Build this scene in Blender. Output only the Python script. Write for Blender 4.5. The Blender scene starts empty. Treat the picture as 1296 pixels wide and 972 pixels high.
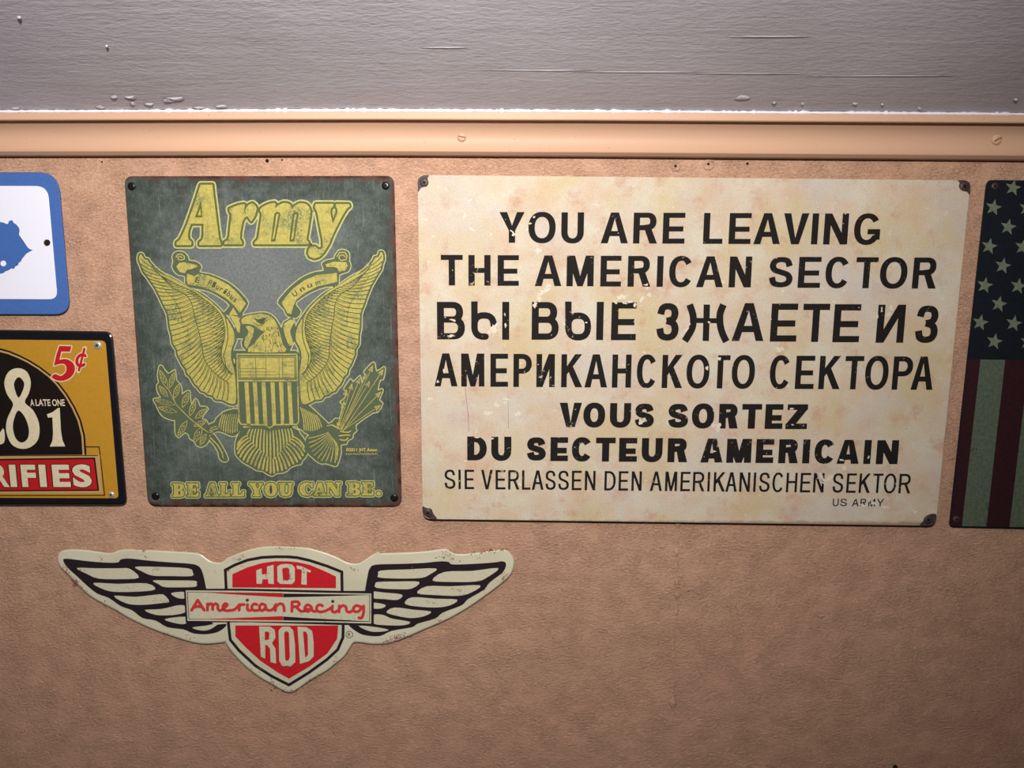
import bpy, math, random
from mathutils import Matrix, Vector
from mathutils.geometry import tessellate_polygon

C = bpy.context.scene.collection
R = math.radians
random.seed(7)

# ------------------------------------------------------------------ camera
EYE = Vector((0, -0.95, 2.0))
PITCH, ROLL, F = 9.55, 0.25, 1008.0
CM = Matrix.Translation(EYE) @ Matrix.Rotation(R(90 - PITCH), 4, 'X') @ Matrix.Rotation(R(ROLL), 4, 'Z')
cd = bpy.data.cameras.new('camera'); cd.sensor_width = 36; cd.lens = 36 * F / 1296; cd.clip_start = 0.01
cam = bpy.data.objects.new('camera', cd); C.objects.link(cam); cam.matrix_world = CM
bpy.context.scene.camera = cam
# ------------------------------------------------------------------ world, lamp, exposure
w = bpy.data.worlds.new('world'); bpy.context.scene.world = w; w.use_nodes = True
w.node_tree.nodes['Background'].inputs[0].default_value = (1.0, 0.88, 0.80, 1)
w.node_tree.nodes['Background'].inputs[1].default_value = 0.03
vs = bpy.context.scene.view_settings
vs.view_transform = 'Standard'; vs.look = 'None'; vs.gamma = 1; vs.exposure = 0.0; vs.use_curve_mapping = False
ld = bpy.data.lights.new('room_lamp', 'AREA'); ld.shape = 'DISK'; ld.size = 0.07; ld.spread = R(130); ld.energy = 10.9; ld.color = (1.0, 0.985, 0.97)
lo = bpy.data.objects.new('room_lamp', ld); C.objects.link(lo)
lo.location = (0.0, -1.07, 2.31)
lo.rotation_euler = (Vector((-0.24, 0, 2.17)) - Vector(lo.location)).to_track_quat('-Z', 'Y').to_euler()

# ------------------------------------------------------------------ wall positions
def P(px, py, t=0.0):
    """point of the plane t metres in front of the wall, measured in the 1296x972 frame"""
    d = CM.to_3x3() @ Vector(((px - 648) / F, -(py - 486) / F, -1))
    k = (-t - EYE.y) / d.y
    return Vector((EYE.x + d.x * k, -t, EYE.z + d.z * k))

def smooth(p, closed=True, n=4):
    out = []; N = len(p)
    rng = range(N if closed else N - 1)
    for i in rng:
        g = (lambda j: p[j % N]) if closed else (lambda j: p[max(0, min(N - 1, j))])
        a, b, c, d = g(i - 1), g(i), g(i + 1), g(i + 2)
        for k in range(n):
            t = k / n
            out.append(tuple(0.5 * (2 * b[q] + (c[q] - a[q]) * t + (2 * a[q] - 5 * b[q] + 4 * c[q] - d[q]) * t * t
                       + (3 * b[q] - a[q] - 3 * c[q] + d[q]) * t ** 3) for q in (0, 1)))
    if not closed: out.append(tuple(p[-1]))
    return out

def zoom(x0, y0, s):
    return lambda pts: [(x0 + a / s, y0 + b / s) for a, b in pts]

def lerp(a, b, t): return a + (b - a) * t
def along(p, s):
    """point at fraction s of a polyline"""
    L = [math.dist(p[i], p[i + 1]) for i in range(len(p) - 1)]; T = sum(L) * min(max(s, 0), 1)
    for i, l in enumerate(L):
        if T <= l or i == len(L) - 1:
            t = T / l if l else 0
            return (lerp(p[i][0], p[i + 1][0], t), lerp(p[i][1], p[i + 1][1], t))
        T -= l

_gl = {}
def glyph(s, bold):
    """a word from the built-in font as flat triangles, 0..1 wide, 0..1 from baseline to cap height"""
    k = (s, bold)
    if k in _gl: return _gl[k]
    def tess(b):
        c = bpy.data.curves.new('word', 'FONT'); c.body = b; c.offset = bold; c.resolution_u = 4
        o = bpy.data.objects.new('word', c); C.objects.link(o)
        me = o.evaluated_get(bpy.context.evaluated_depsgraph_get()).to_mesh()
        me.calc_loop_triangles()
        v = [(q.co.x, q.co.y) for q in me.vertices]; f = [tuple(t.vertices) for t in me.loop_triangles]
        bpy.data.objects.remove(o); bpy.data.curves.remove(c)
        return v, f
    hv, _ = tess('H'); y0 = min(q[1] for q in hv); y1 = max(q[1] for q in hv)
    v, f = tess(s); x0 = min(q[0] for q in v); x1 = max(q[0] for q in v)
    _gl[k] = ([((a - x0) / (x1 - x0), (b - y0) / (y1 - y0)) for a, b in v], f)
    return _gl[k]

class Ink:
    """flat print gathered in frame units, laid on one plane of a sign"""
    def __init__(s): s.v = []; s.f = []; s.e = []; s.k = 0
    def _pad(s):
        s.k += 1; s.e += [(s.k * 7 % 19) * 2.4e-6] * (len(s.v) - len(s.e))     # overlapping strokes never share a plane
    def poly(s, p, *holes):
        loops = [[Vector((a, b, 0)) for a, b in q] for q in (p,) + holes]
        o = len(s.v)
        for q in loops: s.v += [(a.x, a.y) for a in q]
        s.f += [(a + o, b + o, c + o) for a, b, c in tessellate_polygon(loops)]
        s._pad(); return s
    def disc(s, x, y, r, n=14, ry=None):
        return s.poly([(x + r * math.cos(2 * math.pi * i / n), y + (ry or r) * math.sin(2 * math.pi * i / n)) for i in range(n)])
    def stroke(s, p, wd, closed=False, cap=True):
        N = len(p); W = wd if isinstance(wd, (list, tuple)) else [wd] * N
        for i in range(N if closed else N - 1):
            a, b = p[i], p[(i + 1) % N]; d = math.dist(a, b)
            if d < 1e-6: continue
            nx, ny = -(b[1] - a[1]) / d, (b[0] - a[0]) / d
            wa, wb = W[i] / 2, W[(i + 1) % N] / 2; o = len(s.v)
            s.v += [(a[0] + nx * wa, a[1] + ny * wa), (a[0] - nx * wa, a[1] - ny * wa), (b[0] - nx * wb, b[1] - ny * wb), (b[0] + nx * wb, b[1] + ny * wb)]
            s.f += [(o, o + 1, o + 2), (o, o + 2, o + 3)]; s._pad()
        for i in range(N):
            if W[i] > 0.7 and (cap or closed or 0 < i < N - 1): s.disc(p[i][0], p[i][1], W[i] / 2, 8)
        return s
    def word(s, t, x0, x1, yt, yb, bold=0.0, yt1=None, yb1=None, skew=0.0):
        """yt/yb top and baseline at x0, yt1/yb1 at x1; uprights follow the wall's own vertical"""
        v, f = glyph(t, bold); o = len(s.v)
        yt1 = yt if yt1 is None else yt1; yb1 = yb if yb1 is None else yb1
        for a, b in v:
            x = lerp(x0, x1, a); y = lerp(lerp(yb, yb1, a), lerp(yt, yt1, a), b)
            ym = (lerp(yb, yb1, a) + lerp(yt, yt1, a)) / 2
            s.v.append((x + (y - ym) * ((624 - x) / 6014) + (ym - y) * skew, y))
        s.f += [(a + o, b + o, c + o) for a, b, c in f]; s._pad()
        return s
    def sans(s, ch, x0, x1, y0, y1, sw, bh):
        """hand-built grotesque capital in a box: sw stem weight, bh bar weight"""
        W, H = x1 - x0, y1 - y0; A_ = lambda p: [tuple(q) for q in p]
        rect = lambda a, b, c, d: [(a, b), (c, b), (c, d), (a, d)]
        def arc(cx, cy, rx, ry, a0, a1, n=20):
            out = []
            for i in range(n + 1):
                a = R(lerp(a0, a1, i / n)); c, d = math.cos(a), math.sin(a)
                out.append((cx + rx * math.copysign(abs(c) ** .9, c), cy + ry * math.copysign(abs(d) ** .9, d)))
            return out
        band = lambda cx, cy, rx, ry, a0, a1: arc(cx, cy, rx, ry, a0, a1) + arc(cx, cy, rx - sw, ry - bh, a1, a0)
        out = []
        def bowl(x, t, b, r):
            k = (b - t) / 2; q = min(k * 1.0, (r - x) * .62)
            o_ = [(x, t)] + arc(r - q, t + k, q, k, -90, 90) + [(x, b)]
            i_ = [(x + sw, t + bh)] + arc(r - q, t + k, q - sw, k - bh, -90, 90) + [(x + sw, b - bh)]
            out.append((o_, i_))
        def line_(p):
            q = smooth(p, False, 5); w_ = (sw + bh) / 2; m_ = w_ / 2
            q = [(m_ + a * (W - w_), m_ + b * (H - w_)) for a, b in q]
            L_ = []; R_ = []
            for i in range(len(q)):
                a, b = q[max(0, i - 1)], q[min(len(q) - 1, i + 1)]; l = math.dist(a, b)
                nx, ny = -(b[1] - a[1]) / l, (b[0] - a[0]) / l; h = lerp(bh, sw, abs(nx)) / 2
                L_.append((q[i][0] + nx * h, q[i][1] + ny * h)); R_.append((q[i][0] - nx * h, q[i][1] - ny * h))
            for i in range(len(q) - 1): out.append(([L_[i], L_[i + 1], R_[i + 1], R_[i]],))
        if ch in 'EFLTHINMUKGГИAVYZPRDB': pass
        if ch in 'EFLHINMKГИ': out.append((rect(0, 0, sw, H),))
        if ch in 'HINMИ' and ch != 'I': out.append((rect(W - sw, 0, W, H),))
        if ch in 'EFГ': out.append((rect(0, 0, W, bh),))
        if ch in 'EF': out.append((rect(0, H * .44, W * .93, H * .44 + bh),))
        if ch in 'EL': out.append((rect(0, H - bh, W, H),))
        if ch == 'T': out += [(rect(0, 0, W, bh),), (rect(W / 2 - sw / 2, 0, W / 2 + sw / 2, H),)]
        if ch == 'H': out.append((rect(0, H * .42, W, H * .42 + bh),))
        if ch == 'N': out.append(([(0, 0), (sw * 1.12, 0), (W, H), (W - sw * 1.12, H)],))
        if ch == 'И': out.append(([(0, H), (sw * 1.12, H), (W, 0), (W - sw * 1.12, 0)],))
        if ch == 'M': out += [([(0, 0), (sw * 1.3, 0), (W / 2 + sw * .42, H), (W / 2 - sw * .42, H)],), ([(W - sw * 1.3, 0), (W, 0), (W / 2 + sw * .42, H), (W / 2 - sw * .42, H)],)]
        if ch == 'K': out += [([(sw * .7, H * .68), (sw * .7, H * .44), (W - sw * 1.35, 0), (W - sw * .1, 0)],), ([(W * .30, H * .47), (W * .30 + sw * .8, H * .32), (W, H), (W - sw * 1.25, H)],)]
        if ch == 'V': out.append(([(0, 0), (sw * 1.12, 0), (W / 2, H * .80), (W - sw * 1.12, 0), (W, 0), (W / 2 + sw * .6, H), (W / 2 - sw * .6, H)],))
        if ch == 'A':
            t_ = sw * .62; k = lambda y: lerp(W / 2 - t_, 0, y / H); iy = H * .2; cb = H * .60
            f_ = lambda y: lerp(W / 2, sw * 1.1, (y - iy) / (H - iy))
            out.append(([(W / 2 - t_, 0), (W / 2 + t_, 0), (W, H), (W - sw * 1.1, H), (W - f_(cb + bh), cb + bh), (f_(cb + bh), cb + bh), (sw * 1.1, H), (0, H)], [(W / 2, iy), (W - f_(cb), cb), (f_(cb), cb)]))
        if ch == 'Y': out += [(rect(W / 2 - sw / 2, H * .52, W / 2 + sw / 2, H),), ([(0, 0), (sw * 1.2, 0), (W / 2, H * .44), (W - sw * 1.2, 0), (W, 0), (W / 2 + sw / 2, H * .6), (W / 2 - sw / 2, H * .6)],)]
        if ch == 'Z': out += [(rect(W * .05, 0, W, bh),), (rect(0, H - bh, W, H),), ([(W - sw * 1.35, bh * .8), (W, bh * .8), (sw * 1.35, H - bh * .8), (0, H - bh * .8)],)]
        if ch == 'D': bowl(0, 0, H, W)
        if ch == 'P': bowl(0, 0, H * .60, W); out.append((rect(0, 0, sw, H),))
        if ch == 'R': bowl(0, 0, H * .57, W * .95); out += [(rect(0, 0, sw, H),), ([(W * .40, H * .57 - bh), (W * .40 + sw, H * .57 - bh * 1.2), (W, H), (W - sw * 1.2, H)],)]
        if ch == 'B': bowl(0, 0, H * .47 + bh * .5, W * .94); bowl(0, H * .47 - bh * .5, H, W)
        if ch in 'OCGU' and ch != 'U':
            cx, cy, rx, ry = W / 2, H / 2, W / 2, H / 2 + H * .012
            if ch == 'O': out.append((arc(cx, cy, rx, ry, 0, 351, 39), arc(cx, cy, rx - sw, ry - bh, 0, 351, 39)))
            else: out.append((band(cx, cy, rx, ry, 34 if ch == 'C' else 30, 326),))
            if ch == 'G': out += [(rect(W * .52, H * .50, W, H * .50 + bh),), (rect(W - sw * .9, H * .5, W, H * .84),)]
        if ch == 'U':
            q = min(W / 2, H * .42); out += [(rect(0, 0, sw, H - q),), (rect(W - sw, 0, W, H - q),), (band(W / 2, H - q, W / 2, q + H * .012, 0, 180),)]
        if ch == 'S': line_([(.97, .27), (.84, .06), (.5, 0), (.15, .06), (.02, .24), (.14, .41), (.5, .5), (.87, .6), (1, .77), (.87, .94), (.5, 1), (.12, .93), (0, .70)])
        if ch == '3': line_([(.03, .26), (.15, .06), (.48, 0), (.84, .06), (.96, .24), (.82, .41), (.42, .47)]); line_([(.42, .47), (.86, .55), (1, .75), (.86, .94), (.48, 1), (.12, .93), (0, .71)])
        lean = (624 - (x0 + x1) / 2) / 6014
        for g in out: s.poly(*[[(x0 + a + (b - H / 2) * lean, y0 + b) for a, b in lp] for lp in g])
        return s
    def spun(s, t, cx, cy, wdt, h, ang, bold=0.0):
        v, f = glyph(t, bold); o = len(s.v); ca, sa = math.cos(ang), math.sin(ang)
        for a, b in v:
            x, y = (a - .5) * wdt, (.5 - b) * h
            s.v.append((cx + x * ca - y * sa, cy + x * sa + y * ca))
        s.f += [(a + o, b + o, c + o) for a, b, c in f]; s._pad()
        return s
    def ribbon(s, p, wd, n=5):
        """butt-ended band along a smooth path"""
        q = smooth(p, False, n); L_ = []; R_ = []
        for i in range(len(q)):
            a, b = q[max(0, i - 1)], q[min(len(q) - 1, i + 1)]; l = math.dist(a, b)
            nx, ny = -(b[1] - a[1]) / l * wd / 2, (b[0] - a[0]) / l * wd / 2
            L_.append((q[i][0] + nx, q[i][1] + ny)); R_.append((q[i][0] - nx, q[i][1] - ny))
        return s.poly(L_ + R_[::-1])
    def build(s, name, mat, parent, t, label=None):
        base = base_of(parent)
        me = bpy.data.meshes.new(name)
        fs = []
        for q in s.f:
            a, b, c = (s.v[i] for i in q)
            ar = (b[0] - a[0]) * (c[1] - a[1]) - (b[1] - a[1]) * (c[0] - a[0])
            if abs(ar) > 1e-5: fs.append(q if ar < 0 else q[::-1])
        me.from_pydata([P(a, b, t + e) - base for (a, b), e in zip(s.v, s.e)], [], fs); me.update()
        return link(name, me, mat, parent, label)

def base_of(o):
    v = Vector()
    while o: v = v + o.location; o = o.parent
    return v

def link(name, me, mat, parent=None, label=None):
    o = bpy.data.objects.new(name, me); C.objects.link(o)
    if mat: me.materials.append(mat)
    if parent: o.parent = parent
    if label: o['label'] = label
    return o

def thing(name, label, cat, loc):
    o = bpy.data.objects.new(name, None); o.empty_display_size = 0.02; C.objects.link(o)
    o.location = loc; o['label'] = label; o['category'] = cat
    return o

def inset(p, d):
    """outline moved inwards by d (screen clockwise or not)"""
    N = len(p); ar = sum(p[i][0] * p[(i + 1) % N][1] - p[(i + 1) % N][0] * p[i][1] for i in range(N))
    sg = 1 if ar > 0 else -1; out = []
    for i in range(N):
        a, b, c = p[i - 1], p[i], p[(i + 1) % N]
        n = [0, 0]
        for q, r in ((a, b), (b, c)):
            l = math.dist(q, r) or 1; n[0] += -(r[1] - q[1]) / l; n[1] += (r[0] - q[0]) / l
        l = math.hypot(*n) or 1; k = d * min(1.6, 2 / max(l, .3)) * sg
        out.append((b[0] + n[0] / l * k, b[1] + n[1] / l * k))
    return out

def rrect(c4, r, n=5):
    """rounded quadrilateral from four frame corners"""
    out = []
    rr = r if isinstance(r, (list, tuple)) else [r] * 4
    for i in range(4):
        a, b, c = c4[i - 1], c4[i], c4[(i + 1) % 4]; q = rr[i]
        l1, l2 = math.dist(a, b), math.dist(b, c)
        s0 = (lerp(b[0], a[0], q / l1), lerp(b[1], a[1], q / l1)); s1 = (lerp(b[0], c[0], q / l2), lerp(b[1], c[1], q / l2))
        for k in range(n + 1):
            t = k / n
            out.append(tuple((1 - t) ** 2 * s0[j] + 2 * t * (1 - t) * b[j] + t * t * s1[j] for j in (0, 1)))
    return out

def plate(name, pts, back, front, bev, mat, parent, bevpx=1.0, label=None):
    """sheet of metal: back ring, side, rounded front edge, flat face"""
    base = base_of(parent)
    rings = [(pts, back), (pts, front - bev), (inset(pts, bevpx * .35), front - bev * .3), (inset(pts, bevpx), front)]
    N = len(pts); v = []; f = []
    for q, t in rings: v += [P(a, b, t) - base for a, b in q]
    for k in range(3):
        for i in range(N):
            j = (i + 1) % N
            f.append((k * N + i, k * N + j, (k + 1) * N + j, (k + 1) * N + i))
    for k, t in ((3, front), (0, back)):
        q = rings[k][0]
        for a, b, c in tessellate_polygon([[Vector((x, y, 0)) for x, y in q]]):
            f.append((a + k * N, b + k * N, c + k * N) if k else (a, c, b))
    me = bpy.data.meshes.new(name); me.from_pydata(v, [], f); me.update()
    import bmesh
    bm = bmesh.new(); bm.from_mesh(me); bmesh.ops.recalc_face_normals(bm, faces=bm.faces); bm.to_mesh(me); bm.free()
    return link(name, me, mat, parent, label)

def screw(px, py, t, rpx, parent, mat, slotmat, cross=False, h=0.0012, ang=0.3, label=None, name='screw', back=0.0):
    base = base_of(parent)
    c = P(px, py, t); r = (P(px + rpx, py, t) - c).length
    prof = [(1.0, 0), (1.0, .35), (.9, .7), (.7, .92), (.35, 1.0)]
    n = 18; v = []; f = []
    prof = [(1.0, -(t - back) / h if t > back else -0.3)] + prof
    for a, b in prof:
        for i in range(n):
            q = 2 * math.pi * i / n
            v.append(c - base + Vector((r * a * math.cos(q), -h * b, r * a * math.sin(q))))
    for k in range(len(prof) - 1):
        for i in range(n):
            j = (i + 1) % n; f.append((k * n + i, k * n + j, (k + 1) * n + j, (k + 1) * n + i))
    f.append(tuple((len(prof) - 1) * n + i for i in range(n)))
    me = bpy.data.meshes.new(name); me.from_pydata(v, [], f); me.update()
    o = link(name, me, mat, parent, label)
    for p_ in me.polygons: p_.use_smooth = len(p_.vertices) == 4
    v = []; f = []
    for a0 in ([ang, ang + math.pi / 2] if cross else [ang]):
        dx, dz = math.cos(a0), math.sin(a0)
        for sx, sz in ((-1, -1), (1, -1), (1, 1), (-1, 1)):
            l = r * (.5 if cross else .78) * sx; ww = r * .13 * sz
            v.append(c - base + Vector((l * dx - ww * dz, -h * 1.06 if cross else -h * 1.04, l * dz + ww * dx)))
        k = len(v) - 4; f.append((k, k + 1, k + 2, k + 3))
    me = bpy.data.meshes.new('slot'); me.from_pydata(v, [], f); me.update()
    link('slot', me, slotmat, o)
    return o

# ------------------------------------------------------------------ materials
def lin(c):
    f = lambda u: u / 12.92 if u <= .04045 else ((u + .055) / 1.055) ** 2.4
    return (f(c[0] / 255), f(c[1] / 255), f(c[2] / 255), 1)

class M:
    def __init__(s, name, rough=.5, spec=.5):
        s.m = bpy.data.materials.new(name); s.m.use_nodes = True; s.t = s.m.node_tree; s.n = s.t.nodes
        s.b = s.n['Principled BSDF']; s.b.inputs['Roughness'].default_value = rough
        s.b.inputs['Specular IOR Level'].default_value = spec
        s.co = s.n.new('ShaderNodeTexCoord').outputs['Object']
    def set(s, inp, v):
        if hasattr(v, 'is_linked') or isinstance(v, bpy.types.NodeSocket): s.t.links.new(v, inp)
        else: inp.default_value = v
    def map(s, scale=(1, 1, 1), rot=(0, 0, 0), loc=(0, 0, 0)):
        n = s.n.new('ShaderNodeMapping'); s.t.links.new(s.co, n.inputs[0])
        n.inputs['Scale'].default_value = scale; n.inputs['Rotation'].default_value = rot; n.inputs['Location'].default_value = loc
        return n.outputs[0]
    def noise(s, scale, detail=3, rough=.5, vec=None, dist=0.0):
        n = s.n.new('ShaderNodeTexNoise'); s.t.links.new(vec or s.co, n.inputs['Vector'])
        n.inputs['Scale'].default_value = scale; n.inputs['Detail'].default_value = detail
        n.inputs['Roughness'].default_value = rough; n.inputs['Distortion'].default_value = dist
        return n.outputs['Fac']
    def ramp(s, fac, lo, hi, a=0.0, b=1.0):
        n = s.n.new('ShaderNodeMapRange'); s.set(n.inputs['Value'], fac)
        for i, x in zip(('From Min', 'From Max', 'To Min', 'To Max'), (lo, hi, a, b)): n.inputs[i].default_value = x
        return n.outputs[0]
    def mix(s, fac, a, b):
        n = s.n.new('ShaderNodeMix'); n.data_type = 'RGBA'; s.set(n.inputs[0], fac); s.set(n.inputs[6], a); s.set(n.inputs[7], b)
        return n.outputs[2]
    def math(s, op, a, b=0.0):
        n = s.n.new('ShaderNodeMath'); n.operation = op; s.set(n.inputs[0], a); s.set(n.inputs[1], b); return n.outputs[0]
    def sep(s):
        n = s.n.new('ShaderNodeSeparateXYZ'); s.t.links.new(s.co, n.inputs[0]); return n.outputs
    def color(s, v): s.set(s.b.inputs['Base Color'], v); return s
    def bump(s, h, dist, strength=1.0):
        n = s.n.new('ShaderNodeBump'); s.set(n.inputs['Height'], h); n.inputs['Distance'].default_value = dist
        n.inputs['Strength'].default_value = strength
        prev = s.b.inputs['Normal'].links
        if prev: s.t.links.new(prev[0].from_socket, n.inputs['Normal'])
        s.t.links.new(n.outputs[0], s.b.inputs['Normal']); return s
    def alpha(s, v): s.set(s.b.inputs['Alpha'], v); return s

def wall_paint():
    m = M('tan_wall_paint', .40, .35)
    v = m.map((1.15, 1, 2.0), (0, .42, 0)); v2 = m.map((1, 1, 3.2))
    c = m.mix(m.ramp(m.noise(9, 3), .35, .7), lin((201, 156, 128)), lin((207, 164, 134)))
    c = m.mix(m.ramp(m.noise(160, 4, .6, v), .3, .75), lin((188, 144, 118)), c)
    m.color(c)
    a = m.noise(215, 4, .68, v, .6); b = m.noise(420, 2, .5, v2); k = m.noise(34, 3, .5)
    m.bump(m.math('MULTIPLY', a, m.ramp(k, .35, .65, .6, 1.4)), .0027, 1.0)
    w1 = m.ramp(m.math('ABSOLUTE', m.math('SUBTRACT', m.noise(105, 3, .65, m.map((.9, 1, 1.7), (0, .5, 0)), 1.2), .5)), 0, .035, 1, 0)
    w1 = m.math('MULTIPLY', w1, m.ramp(m.noise(60, 3, .5), .52, .64))
    m.bump(w1, .00045, .6)
    m.bump(b, .0007, .8)
    return m.m
def ceiling_paint():
    m = M('lilac_grey_ceiling_paint', .42, .4)
    m.color(m.mix(m.ramp(m.noise(7, 3), .35, .7), lin((186, 180, 188)), lin((198, 193, 202))))
    v = m.map((.42, 1, 1)); v2 = m.map((.07, 1, 1))
    m.bump(m.noise(260, 5, .65, v, .5), .0010, .8)
    m.bump(m.noise(46, 4, .6, v2, .3), .0012, .6)
    m.bump(m.noise(90, 3, .6, m.map((.5, 1, 1)), .5), .0010, .5)
    return m.m
def trim_paint():
    m = M('tan_gloss_trim_paint', .5, .25)
    c = m.mix(m.ramp(m.noise(400, 2), .72, .78), lin((193, 154, 127)), lin((150, 105, 80)))
    m.color(c); m.bump(m.noise(60, 3, .5, m.map((.15, 1, 1))), .0006, .5); m.bump(m.noise(350, 2, .5), .0003, .4)
    return m.m
def flat(name, c, rough=.5, spec=.4, metal=0.0, bump=0.0, var=.12, scale=300):
    m = M(name, rough, spec); k = tuple(x * (1 - var) for x in lin(c)[:3]) + (1,)
    m.color(m.mix(m.noise(scale, 3), k, tuple(min(1, x * (1 + var)) for x in lin(c)[:3]) + (1,))); m.b.inputs['Metallic'].default_value = metal
    if bump: m.bump(m.noise(scale, 3), bump, .6)
    return m.m
def ink(name, c, c2=None, wear=.0, rough=.45, spec=.35, speck=None, wscale=140, bare=None):
    """print colour; wear is how much of it has flaked off in patches to the bare colour"""
    m = M(name, rough, spec)
    col = m.mix(m.ramp(m.noise(240, 4, .7), .3, .7), lin(c), lin(c2 or c))
    if speck: col = m.mix(m.ramp(m.noise(700, 3, .7), .62, .68), col, lin(speck))
    if bare:
        big = m.noise(26, 3, .6); fine = m.noise(wscale, 5, .75, None, .4); vf = m.noise(700, 4, .8)
        t = m.math('ADD', fine, m.ramp(big, .35, .72, -.13, .17))
        t = m.math('ADD', t, m.ramp(vf, .3, .7, -.09, .09))
        col = m.mix(m.ramp(t, .72 - wear, .78 - wear, 0, .9), col, lin(bare))
    m.color(col)
    return m.m
def edge_mask(m, w_, h_, soft):
    """0 in the middle of a sign, 1 at its rim (local x across, z up from the base)"""
    x, y, z = m.sep()
    ax = m.math('SUBTRACT', w_ / 2, m.math('ABSOLUTE', x)); az = m.math('SUBTRACT', h_ / 2, m.math('ABSOLUTE', m.math('SUBTRACT', z, h_ / 2)))
    d = m.math('MINIMUM', ax, az)
    return m.ramp(m.math('ADD', d, m.ramp(m.noise(70, 4, .6), .2, .8, -soft * .7, soft * .7)), 0, soft, 1, 0)
def green_tin():
    m = M('weathered_dark_green_tin', .68, .2)
    c = m.mix(m.ramp(m.noise(16, 4, .6), .35, .7), lin((76, 84, 76)), lin((106, 111, 106)))
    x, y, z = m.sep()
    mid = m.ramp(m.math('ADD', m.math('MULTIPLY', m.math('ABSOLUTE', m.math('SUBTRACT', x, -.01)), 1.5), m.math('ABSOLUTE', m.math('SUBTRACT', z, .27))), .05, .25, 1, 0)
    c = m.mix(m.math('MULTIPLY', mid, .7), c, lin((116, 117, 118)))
    c = m.mix(m.math('MULTIPLY', edge_mask(m, .318, .397, .075), .85), c, lin((44, 53, 46)))
    c = m.mix(m.ramp(m.noise(330, 5, .8), .42, .66, 0, .5), c, lin((36, 48, 44)))
    c = m.mix(m.ramp(m.noise(500, 4, .8, m.map((1, 1, .5))), .55, .72, 0, .45), c, lin((142, 146, 128)))
    c = m.mix(m.ramp(m.noise(60, 3, .6, m.map((6, 1, .35))), .58, .72, 0, .3), c, lin((132, 140, 118)))
    c = m.mix(m.ramp(m.noise(40, 5, .7, m.map((1, 1, 1), (0, 0, 0), (5, 0, 3))), .62, .7, 0, .45), c, lin((92, 66, 54)))
    c = m.mix(edge_mask(m, .318, .397, .0085), c, lin((84, 50, 40)))
    c = m.mix(m.math('MULTIPLY', edge_mask(m, .318, .397, .0045), m.ramp(m.noise(50, 3), .45, .55)), c, lin((32, 24, 22)))
    m.color(c); m.bump(m.noise(300, 4, .6), .0003, .5)
    return m.m
def cream_tin():
    m = M('aged_cream_tin', .78, .12)
    c = m.mix(m.ramp(m.noise(22, 5, .65), .38, .66), lin((198, 188, 168)), lin((194, 167, 141)))
    c = m.mix(m.ramp(m.noise(13, 4, .6, m.map((1, 1, 1), (0, 0, 0), (3, 1, 7))), .48, .66, 0, .85), c, lin((190, 170, 128)))
    c = m.mix(m.ramp(m.noise(33, 5, .7, m.map((1, 1, 1), (0, 0, 0), (1, 5, 2))), .53, .70, 0, .8), c, lin((182, 138, 114)))
    c = m.mix(m.ramp(m.noise(9, 3, .6, m.map((1, 1, 1), (0, 0, 0), (7, 5, 2))), .50, .66, 0, .6), c, lin((186, 177, 170)))
    c = m.mix(m.ramp(m.noise(60, 6, .75, m.map((1, 1, 1.2), (0, .5, 0), (9, 2, 4))), .62, .68, 0, .8), c, lin((224, 214, 194)))
    c = m.mix(m.ramp(m.noise(500, 4, .8), .5, .72, 0, .5), c, lin((150, 126, 100)))
    c = m.mix(m.ramp(m.noise(600, 3, .8, m.map((1, 1, 1), (0, 0, 0), (2, 2, 2))), .56, .74, 0, .5), c, lin((228, 220, 206)))
    c = m.mix(m.ramp(m.noise(90, 5, .7, m.map((1, 1, 1), (0, 0, 0), (4, 4, 4))), .68, .73, 0, .6), c, lin((140, 98, 80)))
    c = m.mix(m.math('MULTIPLY', edge_mask(m, .66, .42, .003), .6), c, lin((120, 88, 66)))
    m.color(c); m.bump(m.noise(240, 4, .6), .0003, .5)
    return m.m

WALL, CEIL, TRIM = wall_paint(), ceiling_paint(), trim_paint()
BEAD = flat('glossy_lilac_white_caulk', (226, 220, 228), .28, .6, 0, .0006, .05, 200)
HOLE = flat('dark_recess', (38, 26, 22), .8, .1)
SLOT_TAN = flat('shaded_tan_slot', (120, 84, 62), .7, .1)
BLKSCREW = flat('blackened_screw', (24, 22, 24), .3, .6, .4)
STEEL = flat('bright_zinc_screw', (214, 210, 200), .3, .6, .6)
RUSTED = flat('rusted_screw', (70, 56, 52), .5, .4, .2, .0003)

# ------------------------------------------------------------------ wall, ceiling, floor
HALF = 1.7
CZ = P(648, 143, .031).z          # where the ceiling meets the moulding
SL = R(20)
def quad(name, pts, mat, label=None, parent=None):
    me = bpy.data.meshes.new(name); me.from_pydata(pts, [], [tuple(range(len(pts)))]); me.update()
    return link(name, me, mat, parent, label)
def struct(o, label):
    o['kind'] = 'structure'; o['label'] = label; return o
wall = struct(quad('wall_back', [(-HALF, 0, 0), (HALF, 0, 0), (HALF, 0, CZ + .03), (-HALF, 0, CZ + .03)], WALL), 'tan painted plaster wall with stippled roller texture')
dy = 1.9
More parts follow.
